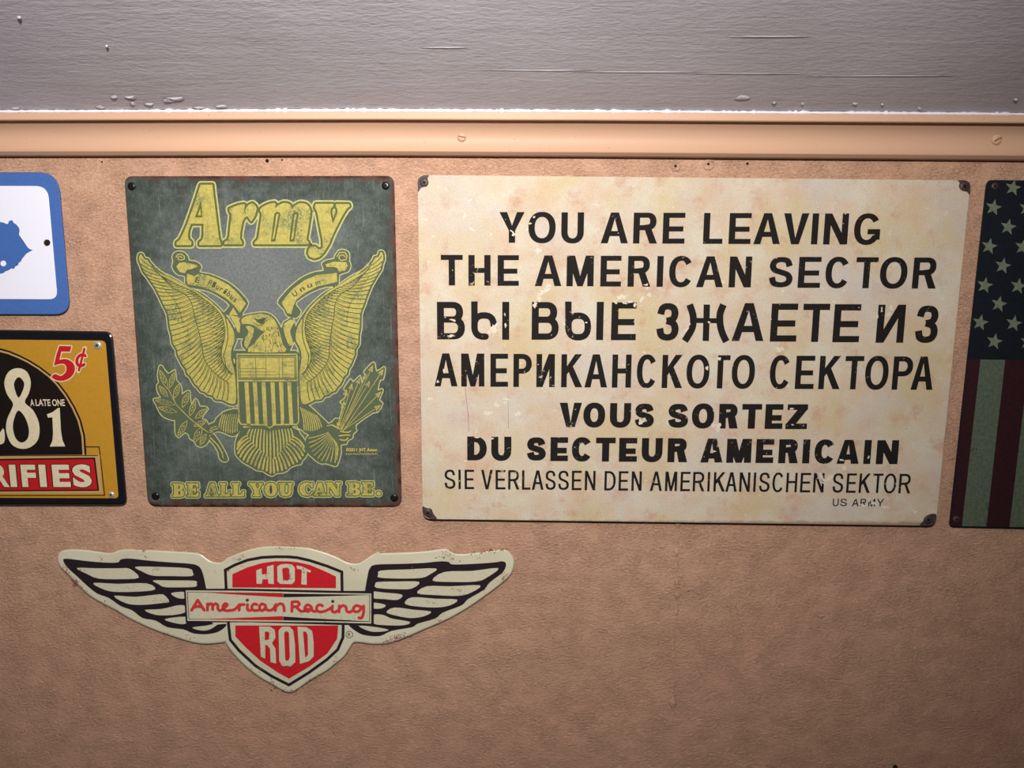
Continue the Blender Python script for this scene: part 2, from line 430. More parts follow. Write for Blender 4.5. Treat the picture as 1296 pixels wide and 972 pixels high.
# ceiling is cut into strips so that its edge follows the moulding
def bound(px): return 142.5 + 3.6 * max(0, (px - 600) / 700) ** 1.6 + (-1.4 + 1.6 * abs(px - 450) / 450 if px < 650 else -.9 + .9 * min(1, (px - 650) / 300))
stations = [-700, -300, 0, 120, 240, 360, 480, 560, 648, 740, 840, 940, 1040, 1140, 1220, 1296, 1600, 2000]
def edgez(px, t=.031): return P(px, bound(px), t)
cv = []; cf = []
for i, px in enumerate(stations):
    p = edgez(px); k = p.z - CZ
    x = p.x if -600 < px < 1900 else math.copysign(HALF, p.x)
    cv += [(x, 0, CZ - .0084 + k), (x, -.02, CZ - .0011 + k), (x, -dy, CZ + dy * math.tan(SL))]
    if i:
        o = (i - 1) * 3
        cf += [(o, o + 1, o + 4, o + 3), (o + 1, o + 2, o + 5, o + 4)]
me = bpy.data.meshes.new('ceiling'); me.from_pydata(cv, [], cf); me.update()
ceiling = struct(link('ceiling', me, CEIL), 'lilac grey painted ceiling with brushed texture')
floor = struct(quad('floor', [(-HALF, -dy, 0), (HALF, -dy, 0), (HALF, 0, 0), (-HALF, 0, 0)], flat('brown_floor', (92, 66, 50), .5)), 'brown floor below the wall')

# moulding: profile (frame height at x=0 / 648 / 1296 plus stand-off), swept along the wall
prof = [  # d_left, d_mid, d_right below the ceiling edge, stand-off
    (-3, -3, -3, .000), (-1.5, -1.5, -1.5, .0290), (0, 0, 0, .0330), (8.2, 8.6, 8.4, .0335), (9.6, 10.1, 9.8, .0326),
    (10.4, 10.8, 10.6, .0238), (12.2, 12.6, 12.4, .0228), (16, 16.5, 16.5, .0190), (21, 21.5, 21.5, .0153), (27, 27.5, 28, .0126), (33, 34, 34.5, .0114), (40, 41, 42, .0118),
    (46, 47, 48, .0148), (48.2, 49.6, 50.4, .0166), (49.2, 50.6, 51.3, .0162), (53.6, 54.6, 55.6, .0115), (54.2, 55.2, 56.2, .0105), (56.0, 57.0, 58.0, .000)]
def sample(px):
    out = []
    for a, b, c, t in prof:
        d = lerp(a, b, px / 648) if px < 648 else lerp(b, c, (px - 648) / 648)
        out.append(P(px, bound(px) + d, t))
    return out
mv = []; mf = []; K = len(prof)
tst = [-560] + stations[1:-1] + [1860]
for i, px in enumerate(tst):
    mv += [tuple(q) for q in sample(px)]
    if i:
        o = (i - 1) * K
        mf += [(o + k, o + k + 1, o + K + k + 1, o + K + k) for k in range(K - 1)]
me = bpy.data.meshes.new('trim_1'); me.from_pydata(mv, [], mf); me.update()
trim = struct(link('trim_1', me, TRIM), 'tan painted wooden moulding under the ceiling')
for p_ in me.polygons: p_.use_smooth = (p_.index % (K - 1)) in (5, 6, 7, 8, 9, 10, 11)

def blob_strip(name, mat, parent, x0, x1, step, yoff, rad, t, amp, seed, label=None, vertical=False, power=1):
    """an irregular bead of paint or filler run along a line"""
    rnd = random.Random(seed); v = []; f = []; n = 6; i = 0; x = x0; o0 = None
    while x <= x1:
        r = rad * (1 + amp * (rnd.random() * 2 - 1)) ; r *= 1 + (2.2 * amp if rnd.random() < .06 * power else 0)
        wob = (rnd.random() - .5) * rad * amp
        for k in range(n + 1):
            a = math.pi * k / n
            if vertical: px, py = yoff(x) + math.cos(a) * r + wob, x
            else: px, py = x, yoff(x) + math.cos(a) * r + wob
            v.append(P(px, py, t + math.sin(a) * r * .0009 * .8))
        if i:
            o = (i - 1) * (n + 1)
            f += [(o + k, o + k + 1, o + n + 2 + k, o + n + 1 + k) for k in range(n)]
        i += 1; x += step * (.7 + .6 * rnd.random())
    me = bpy.data.meshes.new(name); me.from_pydata([tuple(q) for q in v], [], f); me.update()
    for p_ in me.polygons: p_.use_smooth = True
    import bmesh
    bm = bmesh.new(); bm.from_mesh(me); bmesh.ops.recalc_face_normals(bm, faces=bm.faces); bm.to_mesh(me); bm.free()
    return link(name, me, mat, parent, label)
blob_strip('caulk_bead', BEAD, ceiling, -300, 1600, 3.2, lambda x: bound(x) - 1.6, 1.7, .0316, .30, 3, 'glossy off-white caulk line')
blob_strip('wall_seam', WALL, wall, 640, 925, 4, lambda y: 859 - (y - 660) * .035 + 1.2 * math.sin(y / 23), 2.0, -.0009, .5, 5, None, True, 3)

def lump(name, px, py, rx, ry, h, mat, parent, surf, seed, n=12):
    """small irregular dab of paint; surf maps frame offsets to the surface it sits on"""
    rnd = random.Random(seed); v = []; f = []
    rings = [(1, 0), (.75, .55), (.4, .9)]
    jag = [1 + 1.0 * (rnd.random() - .5) for _ in range(n)]
    for a, b in rings:
        for i in range(n):
            q = 2 * math.pi * i / n
            v.append(surf(px + rx * a * jag[i] * math.cos(q), py + ry * a * jag[i] * math.sin(q), h * b))
    v.append(surf(px, py, h)); 
    for k in range(2):
        for i in range(n):
            j = (i + 1) % n; f.append((k * n + i, k * n + j, (k + 1) * n + j, (k + 1) * n + i))
    f += [(2 * n + i, 2 * n + (i + 1) % n, 3 * n) for i in range(n)]
    me = bpy.data.meshes.new(name); me.from_pydata([tuple(q) for q in v], [], f); me.update()
    import bmesh
    bm = bmesh.new(); bm.from_mesh(me); bmesh.ops.recalc_face_normals(bm, faces=bm.faces); bm.to_mesh(me); bm.free()
    for p_ in me.polygons: p_.use_smooth = True
    return link(name, me, mat, parent)
def on_ceiling(px, py, h):
    d = CM.to_3x3() @ Vector(((px - 648) / F, -(py - 486) / F, -1))
    n = Vector((0, -math.sin(SL), -math.cos(SL)))            # downwards out of the ceiling
    p0 = Vector((0, -.02, CZ - .0011 + edgez(px).z - CZ))
    # the strip leans by the moulding's own sag, so blend it out with distance
    k = (p0 - EYE).dot(n) / d.dot(n)
    return EYE + d * k + n * h
def on_wall(px, py, h): return P(px, py, h - .0002)
for i, (x, y, rx, ry) in enumerate([(144, 123, 4, 2), (165, 123, 7, 1.8), (212, 127, 6, 2.6), (222, 125, 13, 2.2), (190, 132, 6, 1.6), (168, 131, 3, 1.6),
        (1082, 131, 3, 1.5), (1117, 132, 3, 1.4), (980, 130, 2.5, 1.5), (1016, 131, 2, 1.3), (1231, 143, 7, 2.6), (1164, 137, 3, 1.4), (24, 22, 3, 1.6), (135, 58, 2.5, 1.4), (1286, 126, 3, 1.6), (127, 136, 5, 2), (252, 136, 9, 1.6), (280, 134, 8, 1.4), (20, 137, 7, 1.6), (940, 123, 9, 3.4)]):
    lump('paint_blob', x, y, rx, ry, .0016, CEIL, ceiling, on_ceiling, i)
for i, (x, y, rx, ry) in enumerate([(690, 89, 60, .8), (820, 91, 75, .8), (960, 93, 70, .8), (1110, 96, 85, .8), (560, 60, 26, .6), (980, 46, 50, .6)]):
    lump('brush_ridge', x, y, rx, ry * .6, .0004, CEIL, ceiling, on_ceiling, 80 + i, 16)
for i, (x, y) in enumerate([(658, 794), (872, 747), (1193, 738), (1189, 745), (862, 691), (862, 730), (1040, 780), (820, 700), (1214, 722)]):
    lump('paint_blob', x, y, 3.2, 2.2, .0012, WALL, wall, on_wall, 50 + i)
for x, y, r in ((855, 211, 6.5), (896.5, 208.5, 7.5)):
    n = 20; v = []; f = []
    for rr, h in ((1, 0), (.95, .0012), (.8, .0018), (.62, .0013), (.3, .0008)):
        v += [tuple(P(x + r * rr * math.cos(2 * math.pi * i / n), y + r * rr * math.sin(2 * math.pi * i / n), h)) for i in range(n)]
    for k in range(4):
        f += [(k * n + i, (k + 1) * n + i, (k + 1) * n + (i + 1) % n, k * n + (i + 1) % n) for i in range(n)]
    f.append(tuple(4 * n + i for i in range(n))[::-1])
    me = bpy.data.meshes.new('filled_screw_hole'); me.from_pydata(v, [], f); me.update()
    ho = link('filled_screw_hole', me, WALL, wall, 'painted-over screw plug')
    Ink().disc(x, y - 1, 1.7).build('hole', HOLE, ho, .0015)
for x, y, r in ((946, 207, 1.8), (338, 203.5, 2.4), (129, 205, 1.3), (357, 202.5, 1.2), (1133, 971, 3.2), (160, 1000, 1.5)):
    Ink().disc(x, y, r, 9).build('nail_hole', HOLE, wall, .0004)
screw(584.5, 173.5, .0119, 5.6, trim, TRIM, SLOT_TAN, h=.0026, ang=-.2, label='painted slotted screw')
screw(1261, 176.8, .0119, 6.4, trim, TRIM, SLOT_TAN, h=.0030, ang=.5, label='painted slotted screw')

#SIGNS
# ------------------------------------------------------------------ large cream notice
t = thing('metal_sign', 'large cream metal sign with black lettering in four languages', 'sign', P(860, 661, .0104))
plate('plate', rrect([(528.3, 221.3), (1229, 228.2), (1184.5, 665.5), (534.8, 657)], [9, 9, 12, 12]), .0090, .0104, .0005, cream_tin(), t, .8)
F1 = .0104
RUST = ink('corner_rust', (78, 62, 60), (48, 36, 36), 0, .6)
rng = random.Random(4)
for name_, pts in (('rust_patch', [(528.6, 229), (531, 224.5), (536, 221.9), (543, 221.8), (541.5, 225), (541, 231), (538, 236), (533, 238), (529.5, 243), (528.8, 240)]),
        ('rust_patch', [(1212, 228.4), (1222, 228.4), (1227.8, 233), (1227.5, 247), (1224, 243), (1217, 241), (1213.5, 236), (1214.5, 231)]),
        ('rust_patch', [(534.9, 641), (540, 643), (546, 644), (548.5, 650), (553, 656.6), (545, 656.8), (538, 653), (535, 648)]),
        ('rust_patch', [(1184.8, 651), (1184.4, 660), (1178, 665), (1164, 664.6), (1168, 660), (1171, 654), (1178, 650.5)])):
    Ink().poly(smooth(pts, n=3)).build(name_, RUST, t, F1 + .00006)
for x, y, q in ((537, 231, 5.4), (1220.5, 236, 5.8), (541.5, 649, 5.4), (1174.5, 657.5, 5.6)):
    screw(x, y, F1, q, t, RUSTED, HOLE, True, .0016, .4, back=.001)
BLK = ink('worn_black_print', (32, 28, 26), (24, 20, 18), .035, .75, .12, None, 190, (196, 178, 152))
BLK2 = ink('clean_black_print', (32, 28, 26), (24, 20, 18), -.03, .75, .12, None, 190, (196, 178, 152))
def row(letters, ya, yb, yc, yd, mat, sw, bh, xr):
    """ya/yb: top and baseline at xr[0], yc/yd at xr[1]; one part for every word"""
    words = []; last = None
    for ch, a, b in letters:
        if last is None or a - last > (xr[2] if len(xr) > 2 else 7.8): words.append(Ink())
        last = b; k = ((a + b) / 2 - xr[0]) / (xr[1] - xr[0])
        words[-1].sans(ch, a, b, lerp(ya, yc, k), lerp(yb, yd, k), sw, bh)
    return words
def line(rows, mat):
    for r_ in rows:
        for w_ in r_: w_.build('lettering', mat, t, F1 + .0001)
W1 = [('Y', 632, 664), ('O', 668.7, 703.3), ('U', 710.4, 739), ('A', 760.7, 795.2), ('R', 801.7, 832.2), ('E', 839, 866.9), ('L', 890.4, 915), ('E', 922.8, 950.7), ('A', 954.4, 988.1), ('V', 991.3, 1023.2), ('I', 1027.5, 1035.3), ('N', 1043, 1073.5), ('G', 1081, 1114.2)]
line([row(W1, 268.3, 307.2, 270.4, 309.8, None, 8.1, 6.5, (632, 1114, 12))], BLK2)
W2 = [('T', 558, 585.7), ('H', 592.8, 620.9), ('E', 629.8, 656.7), ('A', 677, 710.7), ('M', 717.2, 751.5), ('E', 760, 786.3), ('R', 794.6, 823.7), ('I', 831.5, 839.3), ('C', 846.9, 877.4), ('A', 881.7, 915.6), ('N', 923, 951.2), ('S', 973.8, 1003.2), ('E', 1010.5, 1038.8), ('C', 1044.8, 1075.6), ('T', 1082.9, 1110.8), ('O', 1113.8, 1148.5), ('R', 1155.5, 1186)]
line([row(W2, 322.5, 361.2, 326, 365.4, None, 8.0, 6.4, (558, 1186, 12))], BLK)
L = Ink()
LAT = {'В': 'B', 'Е': 'E', 'А': 'A', 'Т': 'T', 'М': 'M', 'Р': 'P', 'К': 'K', 'Н': 'H', 'С': 'C', 'О': 'O', 'Г': 'Г', 'И': 'И'}
def G(ch, a, b, y0, y1, sw=8.9, bh=8.0): L.sans(LAT.get(ch, ch), a, b, y0, y1, sw, bh)
def soft_sign(x0, x1, yt, yb, gap=False):
    w_ = 8.2; L.stroke([(x0 + w_ / 2, yt), (x0 + w_ / 2 + .2, yb - 17)], w_, cap=False)
    my = yt + (yb - yt) * .28 + w_ / 2; c = [(x0 + w_ / 2, my + 10)]
    cx, cy = (x0 + x1) / 2, (my + yb - w_ / 2) / 2; rx, ry = (x1 - x0 - w_) / 2, (yb - w_ / 2 - my) / 2
    a0, a1 = (0, 360)
    pts = [(cx + rx * abs(math.cos(R(a))) ** .8 * math.copysign(1, math.cos(R(a))), cy + ry * abs(math.sin(R(a))) ** .8 * math.copysign(1, math.sin(R(a)))) for a in range(0, 360, 12)]
    if gap: pts = [p for p in pts if not (p[0] > cx + rx * .35 and p[1] > cy + ry * .1)]; pts = sorted(pts, key=lambda p: -((math.degrees(math.atan2(p[1] - cy, p[0] - cx)) - 45) % 360)); L.stroke(pts, w_)
    else: L.stroke(pts, w_, True)
G('В', 553.1, 588.3, 382, 429.6); soft_sign(596.3, 629, 381.4, 430.2, True); G('I', 635.6, 643.9, 382, 430); L.build('lettering', BLK, t, F1 + .0001); L = Ink()
G('В', 673, 707.2, 382.2, 430); soft_sign(715.2, 748.1, 381.6, 431); G('I', 754.9, 763.5, 382, 430.4); G('Е', 773.7, 805.2, 382.6, 430.6); L.build('lettering', BLK, t, F1 + .0001); L = Ink()
G('3', 831.1, 859, 383.4, 431.3)
L.ribbon([(872.8, 385.4), (876.4, 396), (877.6, 405), (876, 415), (871.4, 424), (866.6, 431.6)], 8.8)
L.ribbon([(894.6, 385.4), (894, 408), (893.2, 431.6)], 8)
L.ribbon([(915.6, 385.6), (911.6, 396), (911, 406), (912.5, 416), (915.6, 425), (919.4, 432.4)], 8.8)
L.ribbon([(877, 405.5), (894, 405.8), (911, 406)], 6.4)
G('А', 927, 967.4, 383.6, 431.6); G('Е', 975.6, 1009, 384.2, 432.4); G('Т', 1015.6, 1049.4, 384.4, 432.8); G('Е', 1055, 1088.6, 385, 433.2); L.build('lettering', BLK, t, F1 + .0001); L = Ink()
G('И', 1110, 1145, 385.6, 433.8); G('3', 1159, 1187.4, 386.4, 434.3)
L.build('lettering', BLK, t, F1 + .0001)
L = Ink()
for ch, a, b in (('А', 549.8, 578.9), ('М', 583.7, 613), ('Е', 620.7, 643), ('Р', 649.8, 673), ('И', 678.9, 702.2), ('К', 710.4, 737.2), ('А', 740, 768.7),
        ('Н', 774.8, 799), ('С', 806, 831.6), ('К', 838, 864), ('О', 868.9, 898), ('Г', 908, 923.7), ('О', 926.2, 955.5),
        ('С', 974.4, 1000.7), ('Е', 1007, 1030.8), ('К', 1036.8, 1064), ('Т', 1069, 1092.6), ('О', 1095, 1124.6), ('Р', 1130, 1155), ('А', 1154, 1182)):
    if ch == 'С' and a > 960: L.build('lettering', BLK, t, F1 + .0001); L = Ink()
    k = (a - 550) / 632; G(ch, a, b, 447.2 + 4.2 * k, 489 + 4.6 * k, 7.1, 6.4)
L.build('lettering', BLK, t, F1 + .0001)
W5 = [('V', 708.1, 736.5), ('O', 738.3, 766), ('U', 771.9, 798.6), ('S', 803.9, 827.3), ('S', 846.1, 870.6), ('O', 875.7, 903.9), ('R', 910, 934.4), ('T', 939, 964), ('E', 968.4, 990.9), ('Z', 994.8, 1022)]
line([row(W5, 509.6, 540.4, 511.8, 543.3, None, 9.0, 7.2, (708, 1022, 12))], BLK)
W6 = [('D', 591.3, 616.1), ('U', 621.7, 647.2), ('S', 667.2, 690.4), ('E', 696.7, 718.9), ('C', 723.7, 749.6), ('T', 754.1, 779), ('E', 783.5, 806.3), ('U', 812.2, 838.5), ('R', 845, 870.2), ('A', 886.9, 915), ('M', 919.8, 951.1), ('E', 956.9, 979.3),
      ('R', 985.6, 1010.6), ('I', 1016, 1025.6), ('C', 1030.9, 1057.2), ('A', 1059.6, 1087.8), ('I', 1093.5, 1103.4), ('N', 1109.4, 1137)]
line([row(W6, 552.3, 582.6, 557.2, 587.6, None, 9.0, 7.2, (591, 1137, 12))], BLK)
W7 = [('S', 562.6, 576.3), ('I', 580.2, 583), ('E', 588, 600), ('V', 608.9, 623.7), ('E', 627.2, 639.8), ('R', 643.1, 657.4), ('L', 660.7, 671.3), ('A', 673.1, 688), ('S', 690.4, 703.3), ('S', 706.5, 720), ('E', 723.7, 736.1), ('N', 740.2, 753.7),
      ('D', 765, 779.3), ('E', 783, 795.2), ('N', 799.3, 812.2), ('A', 822.8, 838.1), ('M', 841.9, 857), ('E', 861.3, 873.7), ('R', 877, 891.9), ('I', 895.5, 898.3), ('K', 903.3, 918), ('A', 918.4, 933), ('N', 935.9, 949.3), ('I', 953.7, 956.5), ('S', 960.9, 974.3),
      ('C', 977.6, 991.9), ('H', 995.2, 1009), ('E', 1013, 1026), ('N', 1029.4, 1043), ('S', 1054, 1067.4), ('E', 1071.5, 1083.7), ('K', 1087.4, 1101.7), ('T', 1104.4, 1117.4), ('O', 1118.7, 1134.4), ('R', 1137.8, 1153)]
line([row(W7, 594.2, 618.8, 599.8, 624.5, None, 3.0, 2.8, (563, 1153))], BLK)
W8 = [('U', 1054, 1061.6), ('S', 1063.6, 1072), ('A', 1078.4, 1087), ('R', 1089, 1096.4), ('M', 1099, 1107.6), ('Y', 1109.6, 1118.7)]
line([row(W8, 631, 640.6, 631.6, 641.2, None, 1.5, 1.4, (1054, 1119, 4))], BLK)
Ink().word('1515', 1137, 1147.6, 659.4, 662).build('fine_print', ink('grey_fine_print', (120, 106, 92)), t, F1 + .0001)
# bare spots where the paint has chipped through the letters
CHIP = ink('chipped_pale_primer', (218, 208, 190), (198, 182, 158), 0, .8, .1, (176, 158, 132))
L = Ink()
def chip(x, y, rx, ry, seed, rot=0.0):
    r_ = random.Random(seed); n = 13; p = []
    for i in range(n):
        a = 2 * math.pi * i / n; k = .35 + .85 * r_.random()
        u, v_ = rx * k * math.cos(a), ry * k * math.sin(a); p.append((x + u * math.cos(rot) - v_ * math.sin(rot), y + u * math.sin(rot) + v_ * math.cos(rot)))
    L.poly(p)
for i, c_ in enumerate([(625, 415, 5.5, 7), (619, 420, 3, 3), (677, 386, 3.4, 4.5), (682, 377, 4, 6), (688, 369, 9, 4, -.5), (694, 362, 5, 4), (681, 340 - 23, 5, 4), (779, 382, 3, 3),
        (790, 383.5, 5, 1.6), (798, 382, 4, 2), (803, 386, 2.2, 4), (786, 376, 10, 3.5, -.2), (812, 379, 7, 2, -.9), (822, 373, 3, 4), (818, 360.5, 3.5, 1.6), (651, 297, 3, 2.2), (648, 293, 4, 1.2, .8), (676, 275, 2, 2), (671, 283, 2.2, 1.5),
        (811, 534, 4.4, 3.4), (815, 530, 2.2, 1.8), (909, 541, 4.5, 6), (903, 538, 3, 3), (596, 253, 5, 2.4, -.6), (588, 273, 3, 5, .4), (597, 290, 5, 2, .6), (539, 278, 4, 1.5, .3),
        (545, 505, 5, 2), (629, 513, 5, 4), (618, 522, 7, 3), (640, 505, 6, 1.5), (655, 524, 5, 4), (1044, 612, 4, 2, .6), (1050, 605, 7, 2.6, -.8), (1040, 603, 2, 8, -.5),
        (1068, 592, 4, 4), (1093, 640, 6, 2.5), (1107, 637, 5, 2.2), (1100, 633, 2, 3), (1121, 642, 7, 2, .2), (986, 443, 6, 4), (562, 470, 1.8, 3.2), (554, 483, 2.2, 2), (1110, 400, 1.5, 6), (1124, 398, 5, 3, -.8),
        (1128, 390, 3, 4, .4), (1116, 392, 1.5, 4), (895, 466, 2.2, 3), (869, 417, 2, 5, .6), (873, 410, 1.6, 3), (897, 408, 2, 1.5), (573, 405, 4, 1.4, .3), (571, 425, 5, 1.8), (640, 412, 1.5, 3), (639, 398, 1.2, 2.4),
        (742, 408, 2, 1), (714, 410, 2, 3), (1099, 579, 2, 2.5), (1065, 582, 3, 1.8), (904, 571, 3.4, 1.2), (901, 553, 2, .8), (604, 553.5, 4, 1.2), (623, 555, 2.4, 1.8), (1002, 517, 4, 1.8), (1003, 537.5, 3, 1), (817, 608, 2, 1), (819, 365.5, 1.8, 1.3), (911, 454, 3, 2)]):
    chip(*c_[:4], 100 + i, *(c_[4:]))
for i in range(150):
    x = 545 + rng.random() ** 1.3 * 620; y = 235 + rng.random() * 415
    chip(x, y, .4 + rng.random() * 1.0, .3 + rng.random() * .6, i, -.6)
o = L.build('chipped_paint', CHIP, t, F1 + .00017); o['kind'] = 'stuff'
SCR = ink('rust_scratch', (150, 84, 66))
Ink().stroke([(588.6, 490), (592, 520), (593.5, 546)], .55).build('scratch', SCR, t, F1 + .00006)
Ink().stroke([(643, 500), (643.5, 542)], .4).build('scratch', SCR, t, F1 + .00006)

# ------------------------------------------------------------------ dark green eagle sign
t = thing('metal_sign', 'dark green metal sign with yellow eagle, shield and italic heading', 'sign', P(345, 640.6, .005))
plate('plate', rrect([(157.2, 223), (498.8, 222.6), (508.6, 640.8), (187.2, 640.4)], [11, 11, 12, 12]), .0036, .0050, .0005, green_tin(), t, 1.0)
F2 = .0050
def worn_yellow():
    m = M('worn_yellow_print', .7, .18)
    c = m.mix(m.ramp(m.noise(240, 4, .7), .3, .7), lin((184, 172, 90)), lin((154, 140, 72)))
    c = m.mix(m.ramp(m.noise(300, 4, .7, m.map((1, 1, .12))), .60, .66, 0, .6), c, lin((104, 102, 56)))
    c = m.mix(m.ramp(m.noise(900, 3, .8), .56, .64, 0, .6), c, lin((112, 110, 64)))
    c = m.mix(m.ramp(m.noise(80, 3, .7), .6, .7, 0, .4), c, lin((196, 158, 96)))
    c = m.mix(m.math('MULTIPLY', m.ramp(m.noise(36, 3, .6), .5, .62), m.ramp(m.noise(420, 4, .8), .45, .55)), c, lin((96, 106, 76)))
    m.color(c); return m.m
YEL = worn_yellow()
PALE = ink('pale_yellow_outline', (184, 180, 118), (150, 150, 104), 0.0, .7, .18, None, 200)
OLIVE = ink('olive_print', (92, 94, 44), (78, 84, 46), -.03, .7, .18)
DK = ink('dark_green_print', (60, 70, 46), (76, 84, 58), -.05, .7, .18)
ZA, ZB, ZC = zoom(215, 225, 9.72), zoom(280, 240, 9.72), zoom(360, 240, 9.72)
heading = [
 [ZA([(378, 85), (525, 85), (535, 200), (555, 350), (575, 520), (590, 640), (605, 750), (625, 795), (625, 828), (362, 828), (362, 795), (402, 760), (412, 700), (415, 565), (262, 565), (232, 640), (222, 700), (230, 755), (265, 790), (265, 828), (82, 828), (82, 795), (125, 760), (155, 700), (205, 590), (262, 430), (330, 235), (362, 130)]),
  ZA([(385, 262), (402, 488), (308, 488), (345, 385)])],
 [ZB([(98, 235), (150, 212), (210, 190), (275, 178), (290, 184), (278, 296), (310, 218), (345, 182), (385, 168), (420, 195), (437, 235), (415, 320), (370, 392), (345, 360), (320, 325), (285, 345), (258, 400), (235, 525), (230, 605), (255, 640), (255, 672), (38, 672), (40, 645), (80, 620), (97, 580), (125, 320), (128, 300), (104, 272)])],
 [ZB([(482, 235), (520, 205), (600, 170), (660, 162), (672, 180), (660, 232), (705, 190), (760, 165), (810, 165), (850, 185), (872, 232), (900, 205), (945, 175), (980, 165), (1040, 175), (1075, 205), (1098, 255), (1095, 320), (1065, 500), (1050, 600), (1052, 625), (1075, 645), (1072, 672), (410, 672), (412, 645), (450, 610), (460, 560), (497, 320), (497, 290), (478, 262)]),
  ZB([(652, 300), (680, 272), (722, 282), (728, 310), (672, 600), (665, 640), (612, 640), (618, 580)]), ZB([(878, 300), (908, 272), (948, 282), (952, 310), (905, 600), (898, 640), (838, 640), (842, 580)])],
 [ZC([(385, 175), (598, 175), (602, 200), (572, 235), (563, 275), (592, 410), (602, 408), (652, 285), (652, 245), (632, 205), (635, 176), (795, 178), (803, 205), (762, 240), (690, 360), (600, 540), (545, 675), (480, 780), (430, 828), (370, 847), (310, 825), (288, 780), (300, 728), (340, 700), (380, 700), (412, 730), (450, 733), (473, 708), (470, 620), (430, 420), (402, 270), (372, 222)])]]
ring, dark, fill = Ink(), Ink(), Ink()
for g in heading:
    for lp in g: ring.stroke(lp, 9.2, True); dark.stroke(lp, 5.4, True)
    fill.poly(*g)
for q in (ZB([(690, 300), (706, 300), (650, 600), (628, 610)]), ZB([(915, 300), (930, 300), (885, 600), (860, 610)]), ZA([(372, 380), (384, 462), (344, 462)]), ZC([(605, 255), (625, 258), (603, 350), (588, 280)])):
    fill.poly(q)
ring.build('lettering_outline', PALE, t, F2 + .00005); dark.build('lettering_outline', OLIVE, t, F2 + .0001)
fill.build('lettering', YEL, t, F2 + .00015, 'large yellow italic letters')
# slab-serif motto: letters drawn on a 10 x 10 grid
SL_ = {
 'B': ('p', [(.3, 0), (6.5, 0), (8.8, .8), (9.4, 2.6), (8.6, 4.2), (7.2, 4.9), (9, 5.8), (9.8, 7.4), (9, 9.3), (6.6, 10), (.3, 10), (.3, 8.8), (1.5, 8.6), (1.5, 1.4), (.3, 1.2)], [(5, 1.5), (6, 1.9), (6.2, 3), (5.9, 4), (5, 4.3)], [(5, 5.7), (6.2, 6.1), (6.5, 7.2), (6.1, 8.2), (5, 8.5)]),
 'E': ('p', [(.3, 0), (9.3, 0), (9.5, 3.2), (8.4, 3.2), (7.4, 1.5), (5, 1.4), (5, 4.2), (6.3, 4), (6.6, 3), (7.4, 3), (7.4, 7), (6.6, 7), (6.3, 5.7), (5, 5.6), (5, 8.6), (7.6, 8.5), (8.7, 6.6), (9.8, 6.6), (9.6, 10), (.3, 10), (.3, 8.8), (1.5, 8.6), (1.5, 1.4), (.3, 1.2)]),
 'A': ('p', [(3.6, 0), (6.9, 0), (9.3, 8.6), (10, 8.8), (10, 10), (5.2, 10), (5.2, 8.8), (6, 8.6), (5.7, 7.3), (3.2, 7.3), (2.8, 8.6), (3.8, 8.8), (3.8, 10), (0, 10), (0, 8.8), (1, 8.6)], [(4.5, 3.2), (5.4, 6), (3.6, 6)]),
 'L': ('p', [(.3, 0), (6, 0), (6, 1.2), (5, 1.4), (5, 8.5), (7.2, 8.3), (8.6, 6), (9.8, 6), (9.6, 10), (.3, 10), (.3, 8.8), (1.5, 8.6), (1.5, 1.4), (.3, 1.2)]),
 'Y': ('p', [(0, 0), (5, 0), (5, 1.2), (4.3, 1.4), (6, 4.4), (7.4, 1.4), (6.5, 1.2), (6.5, 0), (10, 0), (10, 1.2), (9.1, 1.4), (6.9, 5.6), (6.9, 8.6), (8, 8.8), (8, 10), (2.6, 10), (2.6, 8.8), (3.6, 8.6), (3.6, 5.9), (1, 1.4), (0, 1.2)]),
 'O': ('p', [(5, -.2), (7.8, .5), (9.6, 2.6), (10, 5), (9.6, 7.4), (7.8, 9.5), (5, 10.2), (2.2, 9.5), (.4, 7.4), (0, 5), (.4, 2.6), (2.2, .5)], [(5, 1.5), (5.8, 2.4), (6.1, 5), (5.8, 7.6), (5, 8.5), (4.2, 7.6), (3.9, 5), (4.2, 2.4)]),
 'U': ('p', [(0, 0), (5.2, 0), (5.2, 1.2), (4.3, 1.4), (4.3, 7), (5, 8.2), (6.2, 8.3), (7, 7.3), (7.1, 1.4), (6.2, 1.2), (6.2, 0), (10, 0), (10, 1.2), (9.1, 1.4), (9, 7.2), (8, 9.4), (5, 10.2), (2, 9.4), (.9, 7.4), (.9, 1.4), (0, 1.2)]),
 'C': ('p', [(9.6, 0), (9.7, 3.8), (8.6, 3.8), (7.6, 1.9), (6, 1.3), (4.6, 2.4), (4.1, 5), (4.6, 7.6), (6.2, 8.7), (8, 8), (9.2, 6.4), (10, 7), (8.6, 9.3), (5.6, 10.2), (2.2, 9.4), (.3, 7), (0, 4.6), (.8, 2), (3, .2), (5.6, -.2), (7.6, .5), (8.8, 0)]),
 'N': ('p', [(.2, 0), (4.2, 0), (7.6, 5.6), (7.6, 1.4), (6.6, 1.2), (6.6, 0), (10, 0), (10, 1.2), (9, 1.4), (9, 10), (6.6, 10), (2.4, 3), (2.4, 8.6), (3.4, 8.8), (3.4, 10), (.2, 10), (.2, 8.8), (1.2, 8.6), (1.2, 1.4), (.2, 1.2)])}
ring, dark, fill = Ink(), Ink(), Ink()
def slab(ch, x0, x1, y0, y1):
    m_ = lambda lp: [(lerp(x0, x1, a / 10), lerp(y0, y1, b / 10)) for a, b in lp]
    g = [m_(lp) for lp in SL_[ch][1:]]
    for i, lp in enumerate(g):
        if i == 0: ring.stroke(lp, 5.0, True)
        dark.stroke(lp, 2.6 if i == 0 else 1.0, True)
    fill.poly(*g)
